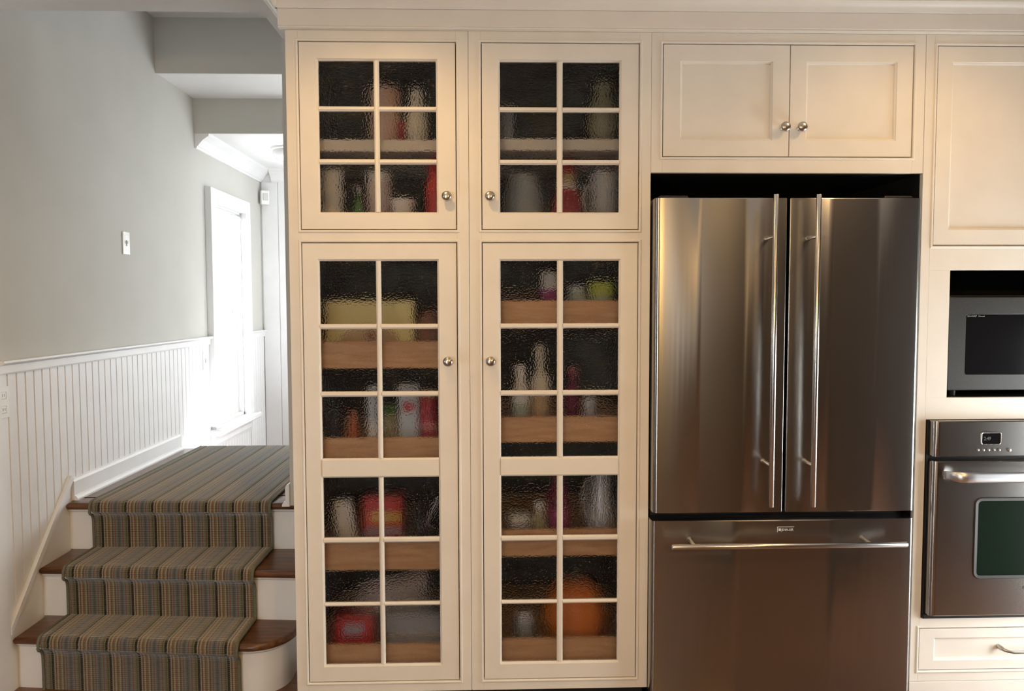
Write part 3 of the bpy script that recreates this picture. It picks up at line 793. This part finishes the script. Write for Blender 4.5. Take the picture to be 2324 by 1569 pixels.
bm = bmesh.new(); lathe(bm, [(.0015, .604), (.0088, .6046), (.0096, .606), (.0096, 1.399), (.0088, 1.4004), (.0015, 1.401)], 20, (0, -.118, .633), 'x')
L_(None, bm, O, 'handle_bar', 'bar', fd, 40)
for x in (.683, 1.283):
    b = bmesh.new(); lathe(b, [(.0095, FYF+.004), (.0095, FYF-.003), (.0062, FYF-.010), (.0062, -.112)], 14, (x, 0, .6345), 'y'); L_(None, b, O, 'handle_post', 'bar', fd, 40)
# badge with its lettering
yb = FYF-.0005
b = bmesh.new(); box(b, .986, 1.0445, yb-.0012, yb+.002, .6752, .6768); box(b, .986, .9878, yb-.0012, yb+.002, .6585, .6752); box(b, .9905, .9985, yb-.0010, yb+.002, .6622, .6712)
box(b, .9918, .9972, yb-.0016, yb-.0008, .6628, .6640); box(b, .9918, .9932, yb-.0016, yb-.0008, .6640, .6690)
L_(None, b, O, 'badge', 'badge', fd)
text('lettering', 'JENN-AIR', .0125, 'badge', fd, Vector((1.0005, yb-.0006, .6620))-O, sx=.80, ext=.0006)

# ------------------------------------------------------------------ wall oven
O = Vector((1.8935, .32, .328)); ov = thing('wall_oven', 'stainless steel wall oven with a curved silver handle', 'oven', O)
OX0, OX1, OYF = 1.5330, 2.2560, -.034
L_(None, shape(box, OX0+.004, OX1-.004, .022, .56, .332, 1.034), O, 'body', 'black', ov)
def oslab(name, z0, z1, bott=0.0):
    pts = [(OX0, .020)]; r = .022
    for i in range(11):
        t = PI+PI/2*i/10; pts.append((OX0+r+r*math.cos(t), OYF+r+r*math.sin(t)))
    for i in range(11):
        t = 3*PI/2+PI/2*i/10; pts.append((OX1-r+r*math.cos(t), OYF+r+r*math.sin(t)))
    pts.append((OX1, .020)); b = .003
    def ins(p, d): return (min(max(p[0], OX0+d), OX1-d), max(p[1], OYF+d))
    bm = bmesh.new(); loft(bm, [[(*ins(p, b), z0) for p in pts], [(*p, z0+b) for p in pts], [(*p, z1-b) for p in pts], [(*ins(p, b), z1) for p in pts]])
    return L_(None, bm, O, name, 'ovensteel', ov, 28)
cpn = oslab('control_panel', .9125, 1.0365); od = oslab('door', .3475, .8965)
L_(None, shape(box, OX0-.008, OX1+.008, -.010, .021, .3285, .3455, .003), O, 'vent_trim', 'black', ov)
L_(None, shape(box, OX0-.008, OX0-.001, -.003, .021, .3460, 1.0365), O, 'side_trim', 'black', ov)
L_(None, shape(box, OX1+.001, OX1+.008, -.003, .021, .3460, 1.0365), O, 'side_trim', 'black', ov)
def rrect(x0, x1, z0, z1, r, y, n=5):
    pts = []
    for cx, cz, a in ((x1-r, z0+r, -PI/2), (x1-r, z1-r, 0), (x0+r, z1-r, PI/2), (x0+r, z0+r, PI)):
        for i in range(n+1):
            t = a+PI/2*i/n; pts.append((cx+r*math.cos(t), y, cz+r*math.sin(t)))
    return pts
def rplate(name, x0, x1, z0, z1, r, y0, y1, m, par, OO, bev=.001):
    bm = bmesh.new(); loft(bm, [rrect(x0, x1, z0, z1, r, y1), rrect(x0, x1, z0, z1, r, y0+bev), rrect(x0+bev, x1-bev, z0+bev, z1-bev, max(r-bev, .0005), y0)])
    return L_(None, bm, OO, name, m, par)
def rring(name, x0, x1, z0, z1, r, w, y0, y1, m, par, OO):
    bm = bmesh.new(); loft(bm, [rrect(x0, x1, z0, z1, r, y1), rrect(x0, x1, z0, z1, r, y0+.0015), rrect(x0+.0015, x1-.0015, z0+.0015, z1-.0015, r-.001, y0), rrect(x0+w, x1-w, z0+w, z1-w, max(r-w, .001), y0+.001), rrect(x0+w, x1-w, z0+w, z1-w, max(r-w, .001), y1)], closed=True)
    return L_(None, bm, OO, name, m, par, 40)
ds = rplate('display', 1.700, 1.766, .957, .995, .006, OYF-.001, OYF+.003, 'glossblack', cpn, O)
rring('display_bezel', 1.697, 1.769, .954, .998, .008, .0035, OYF-.0035, OYF+.002, 'bar', cpn, O)
text('lettering', '2:49', .0170, 'lcd', cpn, Vector((1.708, OYF-.0012, .9700))-O, sx=.85, ext=.0001)
for i in range(5):
    b = bmesh.new(); lathe(b, [(.0040, OYF+.002), (.0040, OYF-.003), (.0028, OYF-.0048), (.0006, OYF-.0053)], 12, (1.6885+i*.0187, 0, .9360), 'y'); L_(None, b, O, 'button', 'handle_grey', cpn, 40)
b = bmesh.new(); lathe(b, [(.0055, OYF+.002), (.0055, OYF-.004), (.0040, OYF-.0065), (.0006, OYF-.0072)], 14, (1.7990, 0, .9350), 'y'); L_(None, b, O, 'button', 'handle_grey', cpn, 40)
rplate('window', 1.694, 2.095, .491, .758, .016, OYF-.0012, OYF+.004, 'ovenglass', od, O)
rring('window_trim', 1.684, 2.105, .481, .768, .024, .0115, OYF-.004, OYF+.004, 'micro', od, O)
bm = bmesh.new(); hz = .850; loops = []
for i in range(25):
    u = i/24; x = 1.572+(2.217-1.572)*u; e = min(u, 1-u)
    y = OYF-.048+.044*max(0, 1-e/.07)**2
    hh = .0185*(1-.25*max(0, 1-e/.03)); lp = []
    for k in range(14):
        t = 2*PI*k/14; lp.append((x, y+.009*math.cos(t), hz+hh*math.sin(t)))
    loops.append(lp)
loft(bm, loops); L_(None, bm, O, 'handle', 'handle_grey', od, 50)
text('lettering', 'JENN-AIR', .0105, 'black', od, Vector((1.8635, OYF-.0004, .4450))-O, ext=.0002)

# ------------------------------------------------------------------ microwave
O = Vector((1.8935, .3, 1.1136)); mw = thing('microwave', 'dark grey microwave in the niche above the oven', 'microwave', O)
L_(None, shape(box, 1.615, 2.172, .045, .42, 1.135, 1.472, .004), O, 'body', 'black', mw)
for x in (1.66, 2.12):
    for y in (.08, .38): L_(None, shape(lathe, [(.012, 1.1137), (.014, 1.135)], 12, (x, y, 0)), O, 'foot', 'black', mw)
bm = bmesh.new(); mx0, mx1, mz0, mz1 = 1.6085, 2.1785, 1.1365, 1.4655
wx0, wx1, wz0, wz1 = 1.668, 2.010, 1.192, 1.407; Y0, Y1 = .022, .044
loft(bm, [rrect(mx0, mx1, mz0, mz1, .006, Y1), rrect(mx0, mx1, mz0, mz1, .006, Y0+.003), rrect(mx0+.003, mx1-.003, mz0+.003, mz1-.003, .004, Y0), rrect(wx0, wx1, wz0, wz1, .008, Y0), rrect(wx0+.003, wx1-.003, wz0+.003, wz1-.003, .006, Y0+.004), rrect(wx0+.003, wx1-.003, wz0+.003, wz1-.003, .006, Y1)], closed=True)
md = L_(None, bm, O, 'door', 'micro', mw)
L_(None, shape(box, wx0, wx1, Y0+.004, Y0+.008, wz0, wz1), O, 'window', 'glossblack', md)
text('lettering', 'SHARP', .0092, 'print', md, Vector((1.675, Y0+.0036, 1.3955))-O, sx=1.25, ext=.0002)
text('lettering', 'Carousel', .0085, 'print', md, Vector((1.714, Y0+.0036, 1.3957))-O, sx=.75, ext=.0002)
#ITEMS
# ------------------------------------------------------------------ contents of the cabinets
def cm(name, c, rough=.45, metal=0.0): 
    if name not in M_: M_[name] = mat(name, c, rough, metal)
    return name
def carton(name, label, cat, x0, x1, y0, y1, z0, z1, col, parts=(), tilt=0, group=None, rough=.4):
    """box with bevelled edges; parts = (part_name, u0,u1,v0,v1, colour name) printed panels on the front (fractions)"""
    w, h, d = x1-x0, z1-z0, y1-y0
    t = thing(name, label, cat, ((x0+x1)/2, y0, z0), group); t.rotation_euler = (0, math.radians(tilt), 0)
    b = obj('box', shape(box, -w/2, w/2, 0, d, 0, h, min(.004, w*.06), 2), col, t)
    fl = obj('flap', shape(box, -w/2+.003, w/2-.003, .004, d*.55, h, h+.0012), col, t)
    for pn, u0, u1, v0, v1, c in parts:
        obj(pn, shape(box, -w/2+w*u0, -w/2+w*u1, -.0009, .003, h*v0, h*v1), c, t)
    return t
def oval(t, name, x, z, rx, rz, y, col):
    bm = bmesh.new(); loft(bm, [[(x+rx*math.cos(2*PI*i/28), yy, z+rz*math.sin(2*PI*i/28)) for i in range(28)] for yy in (y, y+.003)])
    return obj(name, bm, col, t)
def vessel(name, label, cat, x, y, z, parts, group=None, n=28):
    """parts = (part_name, colour, profile, smooth angle)"""
    t = thing(name, label, cat, (x, y, z), group)
    for pn, c, prof in parts: obj(pn, shape(lathe, prof, n), c, t, 45)
    return t
cm('ivory', (.78, .74, .64)); cm('pinkish', (.72, .50, .40)); cm('paper_white', (.86, .85, .84)); cm('red', (.52, .015, .015), .35); cm('deep_red', (.30, .015, .02), .4)
cm('crimson', (.45, .02, .05), .35); cm('dark_green', (.05, .16, .03)); cm('glass_grey', (.26, .28, .30), .15); cm('olive', (.36, .33, .20)); cm('yellow_cream', (.86, .76, .34))
cm('brown', (.28, .12, .06)); cm('copper', (.48, .13, .05), .35, .3); cm('pale_blue', (.55, .63, .74)); cm('navy', (.012, .014, .03)); cm('tan', (.55, .38, .20)); cm('gold', (.62, .36, .06))
cm('lilac_grey', (.36, .32, .40)); cm('bag_black', (.018, .018, .020), .22); cm('foil', (.66, .55, .50), .25, .5); cm('bright_foil', (.92, .92, .90), .12, .9); cm('grey_clear', (.34, .36, .42), .18)
cm('orange', (.72, .19, .02), .45); cm('stem_brown', (.16, .10, .04)); cm('lime', (.55, .62, .10)); cm('pale_green', (.45, .52, .45)); cm('maroon', (.16, .012, .045), .25); cm('silver', (.68, .69, .72), .25, .4); cm('purple_red', (.30, .03, .14)); cm('cream_cap', (.70, .66, .55))
BX = .0006
def S_UL(): return 1.7152
FL = 1.697+.0185             # floor of the upper compartments
SL, SR = 2.0075, 2.0125      # shelf tops
# upper left, on the shelf
vessel('storage_canister', 'tall pinkish canister on the upper shelf of the left pantry', 'canister', -.373, .215, SL, [('body', 'pinkish', [(.050, 0), (.053, .004), (.053, .178), (.050, .182)]), ('lid', 'pinkish', [(.054, .180), (.055, .184), (.055, .202), (.045, .210), (.012, .212), (.010, .226), (.004, .230)])])
vessel('ceramic_jar', 'ivory rounded jar on the upper shelf of the left pantry, right of the canister', 'jar', -.2585, .20, SL, [('body', 'ivory', [(.024, 0), (.033, .010), (.040, .045), (.040, .090), (.032, .130), (.022, .150), (.022, .165), (.026, .170)]), ('stopper', 'ivory', [(.020, .168), (.020, .185), (.024, .192), (.018, .202), (.004, .206)])])
vessel('spice_tin', 'small dark red tin between canister and ivory jar', 'tin', -.3075, .13, SL, [('body', 'deep_red', [(.013, 0), (.014, .002), (.014, .060), (.013, .062)]), ('lid', 'deep_red', [(.0145, .062), (.0145, .072), (.012, .075), (.003, .075)])], n=18)
# upper left, bottom
for i in range(3):
    vessel('white_tub', ['bottom white tub in the stack of three in the left pantry', 'middle white tub in the stack of three in the left pantry', 'top white tub in the stack of three in the left pantry'][i], 'tub', -.5595, .17, FL+i*.0685, [('tub', 'paper_white', [(.036, 0), (.038, .003), (.042, .056)]), ('lid', 'paper_white', [(.0435, .0565), (.0435, .0655), (.040, .0680), (.004, .0680)])], 'stack of white tubs')
vessel('oil_bottle', 'slim green bottle with a grey cap below the shelf', 'bottle', -.460, .13, FL, [('body', 'dark_green', [(.013, 0), (.015, .003), (.015, .075), (.007, .100), (.006, .120)]), ('cap', 'lilac_grey', [(.008, .118), (.008, .142), (.006, .144), (.002, .144)])], n=18)
vessel('storage_canister', 'pale pinkish canister with lid, below the shelf beside the slim green bottle', 'canister', -.3950, .19, FL, [('body', cm('pale_pink', (.70, .60, .58)), [(.040, 0), (.043, .003), (.043, .165), (.041, .168)]), ('lid', 'paper_white', [(.044, .166), (.044, .196), (.038, .202), (.004, .202)])])
vessel('white_bowl', 'low white bowl at the bottom of the upper left compartment', 'bowl', -.3070, .15, FL, [('bowl', 'paper_white', [(.020, 0), (.022, .006), (.036, .050), (.045, .100), (.041, .100), (.032, .055), (.018, .012), (.004, .010)]), ])
vessel('thermos_flask', 'red vacuum flask at the right side of the left pantry, below the shelf', 'flask', -.1930, .15, FL, [('body', 'red', [(.028, 0), (.031, .004), (.031, .155), (.022, .175), (.020, .185)]), ('cup', 'red', [(.0235, .184), (.0235, .240), (.020, .246), (.004, .246)])])
# upper right, on the shelf
vessel('ceramic_vase', 'dim olive vase on the upper shelf of the right pantry', 'vase', .4150, .235, SR, [('body', 'olive', [(.030, 0), (.036, .006), (.054, .070), (.052, .130), (.034, .180), (.026, .200), (.030, .222)]), ('rim', 'olive', [(.031, .220), (.034, .226), (.031, .230), (.026, .226)])])
vessel('glass_tumbler', 'grey glass tumbler at the left of the right pantry upper shelf', 'tumbler', .0600, .15, SR, [('glass', 'glass_grey', [(.022, 0), (.024, .003), (.030, .125), (.028, .125), (.022, .010), (.004, .008)])])
# upper right, bottom
vessel('glass_jar', 'wide dark glass jar in the lower left of the right pantry upper compartment', 'jar', .1200, .19, FL, [('jar', 'glass_grey', [(.062, 0), (.074, .008), (.078, .060), (.074, .125), (.060, .160), (.056, .172)]), ('lid', 'glass_grey', [(.060, .172), (.062, .176), (.060, .190), (.040, .198), (.010, .200)])])
t = vessel('red_figurine', 'red cone-shaped figurine with tan face beside the grey mug', 'figurine', .2800, .18, FL+.0004, [('robe', 'deep_red', [(.055, 0), (.060, .004), (.052, .080), (.036, .140), (.020, .160)]), ('head', 'tan', [(.012, .150), (.026, .164), (.030, .182), (.024, .202), (.010, .212)]), ('hat', 'red', [(.028, .196), (.030, .202), (.020, .225), (.008, .245), (.002, .250)])])
obj('collar', shape(lathe, [(.030, .138), (.038, .146), (.034, .156), (.024, .158)], 20), 'paper_white', t, 45)
t = vessel('grey_mug', 'pale grey mug holding striped candy canes in the right pantry', 'mug', .4180, .20, FL, [('body', cm('mug_grey', (.55, .56, .58)), [(.048, 0), (.052, .004), (.053, .202), (.048, .202), (.046, .010), (.004, .008)])])
tb = bmesh.new(); tube(tb, [(-.048, -.02, .16), (-.070, -.025, .15), (-.080, -.028, .11), (-.070, -.025, .06), (-.048, -.02, .05)], .007, 10); obj('handle', tb, 'mug_grey', t, 50)
for i, (dx, dy, a, lb) in enumerate(((-.022, -.012, 1, 'red and white candy cane hooking left out of the grey mug'), (.012, .006, -1, 'red and white candy cane hooking right out of the grey mug'))):
    c = thing('candy_cane', lb, 'candy cane', (.4180+dx, .20+dy, FL+.012), 'candy canes in the mug'); H = .208 if i == 0 else .200
    P = [(0, 0, z) for z in [H*k/11 for k in range(12)]]+[(-a*(.026-.026*math.cos(q)), 0, H+.026*math.sin(q)) for q in [PI*1.15*k/10 for k in range(1, 11)]]
    for s in range(0, len(P)-1, 1):
        obj('stripe', shape(tube, [P[s], P[s+1]], .0062, 8), 'red' if s % 2 else 'paper_white', c, 50)
# left pantry, first drawer
def dz(zb): return zb+.0103
z = dz(1.224)
t = carton('tea_box', 'large cream-yellow box with brown oval print in the top left drawer', 'box', -.590, -.272, .16, .24, z, 1.4585, 'yellow_cream')
oval(t, 'oval_print', 0, .085, .105, .052, -.0012, 'tan'); obj('picture', shape(box, -.010, .022, -.0022, .002, .045, .115), 'brown', t); obj('picture', shape(box, -.006, .018, -.0028, .002, .055, .082), 'pale_blue', t)
vessel('paper_bag', 'rounded brown package beside the cream-yellow box', 'package', -.2200, .20, z, [('bag', 'brown', [(.035, 0), (.042, .010), (.044, .100), (.040, .150), (.026, .172)]), ('fold', 'brown', [(.030, .170), (.028, .182), (.010, .188)])])
# left pantry, second drawer
z = dz(.893)
vessel('navy_jar', 'dark navy jar at the left of the second drawer', 'jar', -.5690, .17, z, [('body', 'navy', [(.032, 0), (.034, .004), (.034, .120), (.026, .138)]), ('lid', 'navy', [(.029, .138), (.029, .156), (.025, .160), (.004, .160)])])
vessel('copper_cone', 'copper-orange cone-shaped bottle in the second drawer', 'bottle', -.4950, .16, z, [('body', 'copper', [(.028, 0), (.030, .004), (.027, .060), (.014, .120), (.010, .140)]), ('cap', 'copper', [(.011, .140), (.011, .158), (.004, .162)])], n=20)
carton('slim_carton', 'slim white carton left of the olive jar in the second drawer', 'carton', -.440, -.404, .15, .22, z, 1.150, 'pale_blue', [('label', .1, .9, .1, .5, 'paper_white')])
vessel('olive_jar', 'olive-brown jar with dark lid in the second drawer', 'jar', -.3630, .18, z, [('body', 'olive', [(.025, 0), (.028, .004), (.028, .130), (.022, .146)]), ('lid', 'dark_green', [(.025, .146), (.025, .176), (.020, .180), (.004, .180)])])
t = carton('blue_carton', 'pale blue-grey carton with a red oval in the second drawer', 'carton', -.330, -.260, .15, .22, z, 1.155, 'pale_blue', [('label', .3, .98, .0, .22, 'tan')])
oval(t, 'oval_print', 0, .175, .022, .020, -.0012, 'crimson')
vessel('red_can', 'tall crimson can at the right end of the second drawer', 'can', -.2230, .185, z, [('body', 'crimson', [(.031, 0), (.033, .003), (.033, .205), (.031, .208)]), ('label_band', cm('pink_band', (.62, .20, .22)), [(.0333, .085), (.0336, .087), (.0336, .112), (.0333, .114)]), ('lid', 'tan', [(.032, .2083), (.032, .228), (.028, .232), (.004, .232)])])
# left pantry, third drawer
z = dz(.511)
carton('white_carton', 'white carton leaning left in the third drawer', 'carton', -.545, -.480, .16, .21, z+.004, .735, 'paper_white', [('label', .15, .85, .3, .6, 'ivory')], -8)
carton('red_box', 'red box with a gold band in the third drawer', 'box', -.462, -.322, .16, .25, z, .748, 'red', [('gold_band', .18, .98, .58, .76, 'gold'), ('grey_band', .04, .98, .36, .50, 'lilac_grey')])
def bag(name, label, x, y, z, w, d, h, col, streak):
    t = thing(name, label, 'bag', (x, y, z)); bm = bmesh.new()
    bmesh.ops.create_uvsphere(bm, u_segments=28, v_segments=20, radius=1)
    for v in bm.verts:
        n = .10*math.sin(7*v.co.x+3*v.co.z)+.08*math.sin(9*v.co.y-5*v.co.z)+.06*math.sin(13*v.co.z+4*v.co.x)
        s = 1+n; zz = v.co.z
        v.co = Vector((v.co.x*w*s*(1-.25*max(zz, 0)), v.co.y*d*s, max(0, (zz+.92)*h/1.92*(1+.3*n))))
    obj('bag', bm, col, t, 60)
    b = bmesh.new(); tube(b, streak, .0045, 8); obj('white_streak', b, 'bright_foil', t, 60)  # thin white tube along the bag front
    return t
bag('plastic_bag', 'crumpled black glossy bag with a white streak in the third drawer', -.2320, .21, z, .050, .06, .262, 'bag_black', [(.040, -.064, .225), (.028, -.068, .195), (.012, -.070, .160), (-.002, -.070, .128), (.012, -.070, .118), (.030, -.068, .108)])
# left pantry, bottom drawer
z = dz(.140)
t = carton('red_tub', 'red tub with a grey-purple label in the bottom left drawer', 'tub', -.573, -.431, .15, .25, z, .306, 'red', [('label', .24, .76, .60, .86, 'lilac_grey')])
t = thing('clear_tub', 'grey clear plastic tub with a white rim in the bottom left drawer', 'tub', (-.281, .19, z))
bm = bmesh.new(); loft(bm, [[(x*1.0, y, zz) for x, y in ((-a, -b), (a, -b), (a, b), (-a, b))] for a, b, zz in ((.088, .065, 0), (.094, .071, .004), (.101, .078, .172), (.098, .075, .172), (.090, .067, .008))]); obj('tub', bm, 'grey_clear', t)
obj('rim', shape(box, -.104, .104, -.081, -.077, .098, .110, .002), 'bright_foil', t)
obj('lid', shape(box, -.103, .103, -.080, .080, .1725, .180, .003, 2), 'grey_clear', t)
t = thing('foil_packet', 'slanted pale foil packet standing behind the tubs in the bottom left drawer', 'packet', (-.372, .335, z))
bm = bmesh.new(); loft(bm, [[(x, y, zz) for x, zz in ((-.118, .0), (.105, .0), (.128, .275), (-.142, .205))] for y in (-.012, .012)]); bmesh.ops.bevel(bm, geom=bm.edges[:], offset=.005, segments=2, affect='EDGES')
obj('pouch', bm, 'foil', t, 40)
obj('sealed_edge', shape(tube, [(-.150, -.004, .200), (-.10, -.004, .214), (-.030, -.004, .232)], .0045, 8), 'bright_foil', t, 50)
# right pantry, first drawer
z = dz(1.369)
vessel('pill_bottle', 'white jar with a purple label in the top right drawer', 'jar', .2160, .18, z, [('body', 'paper_white', [(.030, 0), (.033, .003), (.033, .128), (.026, .142)]), ('label', 'purple_red', [(.0334, .070), (.0336, .072), (.0336, .118), (.0334, .120)]), ('cap', 'paper_white', [(.029, .142), (.029, .178), (.026, .182), (.004, .182)])])
vessel('glass_jar', 'small grey-green jar between white jar and lime-lidded jar', 'jar', .3150, .19, z, [('body', 'pale_green', [(.034, 0), (.037, .003), (.037, .100), (.030, .112)]), ('lid', 'silver', [(.033, .112), (.033, .128), (.029, .131), (.004, .131)])])
vessel('lime_jar', 'jar with a lime-yellow lid in the top right drawer', 'jar', .4070, .19, z, [('body', 'pale_green', [(.042, 0), (.045, .003), (.045, .085), (.040, .095)]), ('lid', 'lime', [(.046, .094), (.047, .096), (.047, .138), (.043, .143), (.004, .143)])])
# right pantry, second drawer
z = dz(.961)
def bottle(name, label, x, y, z, r, h, neck, col, cap, lab=None, rn=.011):
    ps = [('body', col, [(r*.9, 0), (r, .004), (r, h-neck-.03), (r*.75, h-neck-.008), (rn, h-neck+.008), (rn, h-.022)]), ('cap', cap, [(rn+.002, h-.024), (rn+.002, h-.001), (rn, h), (.002, h)])]
    if lab: ps.append(('label', lab, [(r+.0003, .045), (r+.0006, .047), (r+.0006, h*.45), (r+.0003, h*.45+.002)]))
    return vessel(name, label, 'bottle', x, y, z, ps)
bottle('sauce_bottle', 'tall cream bottle in the second right drawer', .1820, .19, z, .033, .325, .10, 'ivory', 'cream_cap', 'tan', .014)
bottle('white_bottle', 'shorter white bottle left of the tall cream bottle', .1080, .17, z, .033, .252, .07, 'paper_white', 'paper_white', 'pale_green', .018)
bottle('wine_vinegar_bottle', 'dark red bottle in the middle of the second right drawer', .2990, .20, z, .030, .240, .07, 'maroon', 'deep_red')
vessel('drinking_glass', 'small clear drinking glass in the second right drawer', 'glass', .3600, .16, z, [('glass', 'silver', [(.020, 0), (.022, .003), (.026, .137), (.0245, .137), (.020, .012), (.004, .010)])])
# right pantry, third drawer
z = dz(.554)
vessel('round_tin', 'low white and lilac tin at the left of the third right drawer', 'tin', .0980, .20, z, [('body', 'lilac_grey', [(.045, 0), (.047, .002), (.047, .080), (.046, .082)]), ('lid', 'paper_white', [(.048, .0815), (.048, .106), (.045, .110), (.004, .110)])])
bottle('squeeze_bottle', 'small pale bottle beside the maroon bottle', .1780, .17, z, .029, .158, .04, 'olive', 'paper_white', None, .018)
bottle('syrup_bottle', 'tall maroon bottle in the third right drawer', .2500, .20, z, .040, .285, .08, 'maroon', 'maroon', 'purple_red', .018)
t = vessel('silver_jug', 'tall silver-grey jug at the right of the third right drawer', 'jug', .4120, .20, z, [('body', 'silver', [(.044, 0), (.050, .004), (.055, .080), (.046, .160), (.036, .220), (.038, .275)]), ('lid', 'silver', [(.040, .275), (.040, .284), (.020, .296), (.006, .300)])])
tb = bmesh.new(); tube(tb, [(-.034, -.01, .235), (-.060, -.015, .225), (-.072, -.018, .170), (-.066, -.016, .110), (-.052, -.012, .085)], .006, 10); obj('handle', tb, 'silver', t, 50)
# right pantry, bottom drawer
z = dz(.150)
t = thing('pumpkin', 'round orange pumpkin in the bottom right drawer', 'pumpkin', (.3180, .245, z))
bm = bmesh.new(); bmesh.ops.create_uvsphere(bm, u_segments=60, v_segments=28, radius=1)
for v in bm.verts:
    a = math.atan2(v.co.y, v.co.x); rib = 1-.045*abs(math.cos(5*a))**6*(1-abs(v.co.z)**3); rr = math.hypot(v.co.x, v.co.y)
    dim = .10*math.exp(-(rr/.28)**2)
    v.co = Vector((v.co.x*.122*rib, v.co.y*.122*rib, .132+(v.co.z-(dim if v.co.z > 0 else -dim))*.132))
zmin = min(v.co.z for v in bm.verts)
for v in bm.verts: v.co.z -= zmin
obj('flesh', bm, 'orange', t, 60)
obj('stem', shape(tube, [(0, 0, .222), (0, 0, .245), (.004, 0, .262), (.012, .002, .276)], [.016, .010, .009, .011], 8), 'stem_brown', t, 50)
vessel('grey_jar', 'small grey glass jar left of the pumpkin', 'jar', .1200, .17, z, [('body', 'glass_grey', [(.036, 0), (.040, .004), (.041, .110), (.032, .130)]), ('lid', 'silver', [(.034, .130), (.034, .150), (.030, .154), (.004, .154)])])
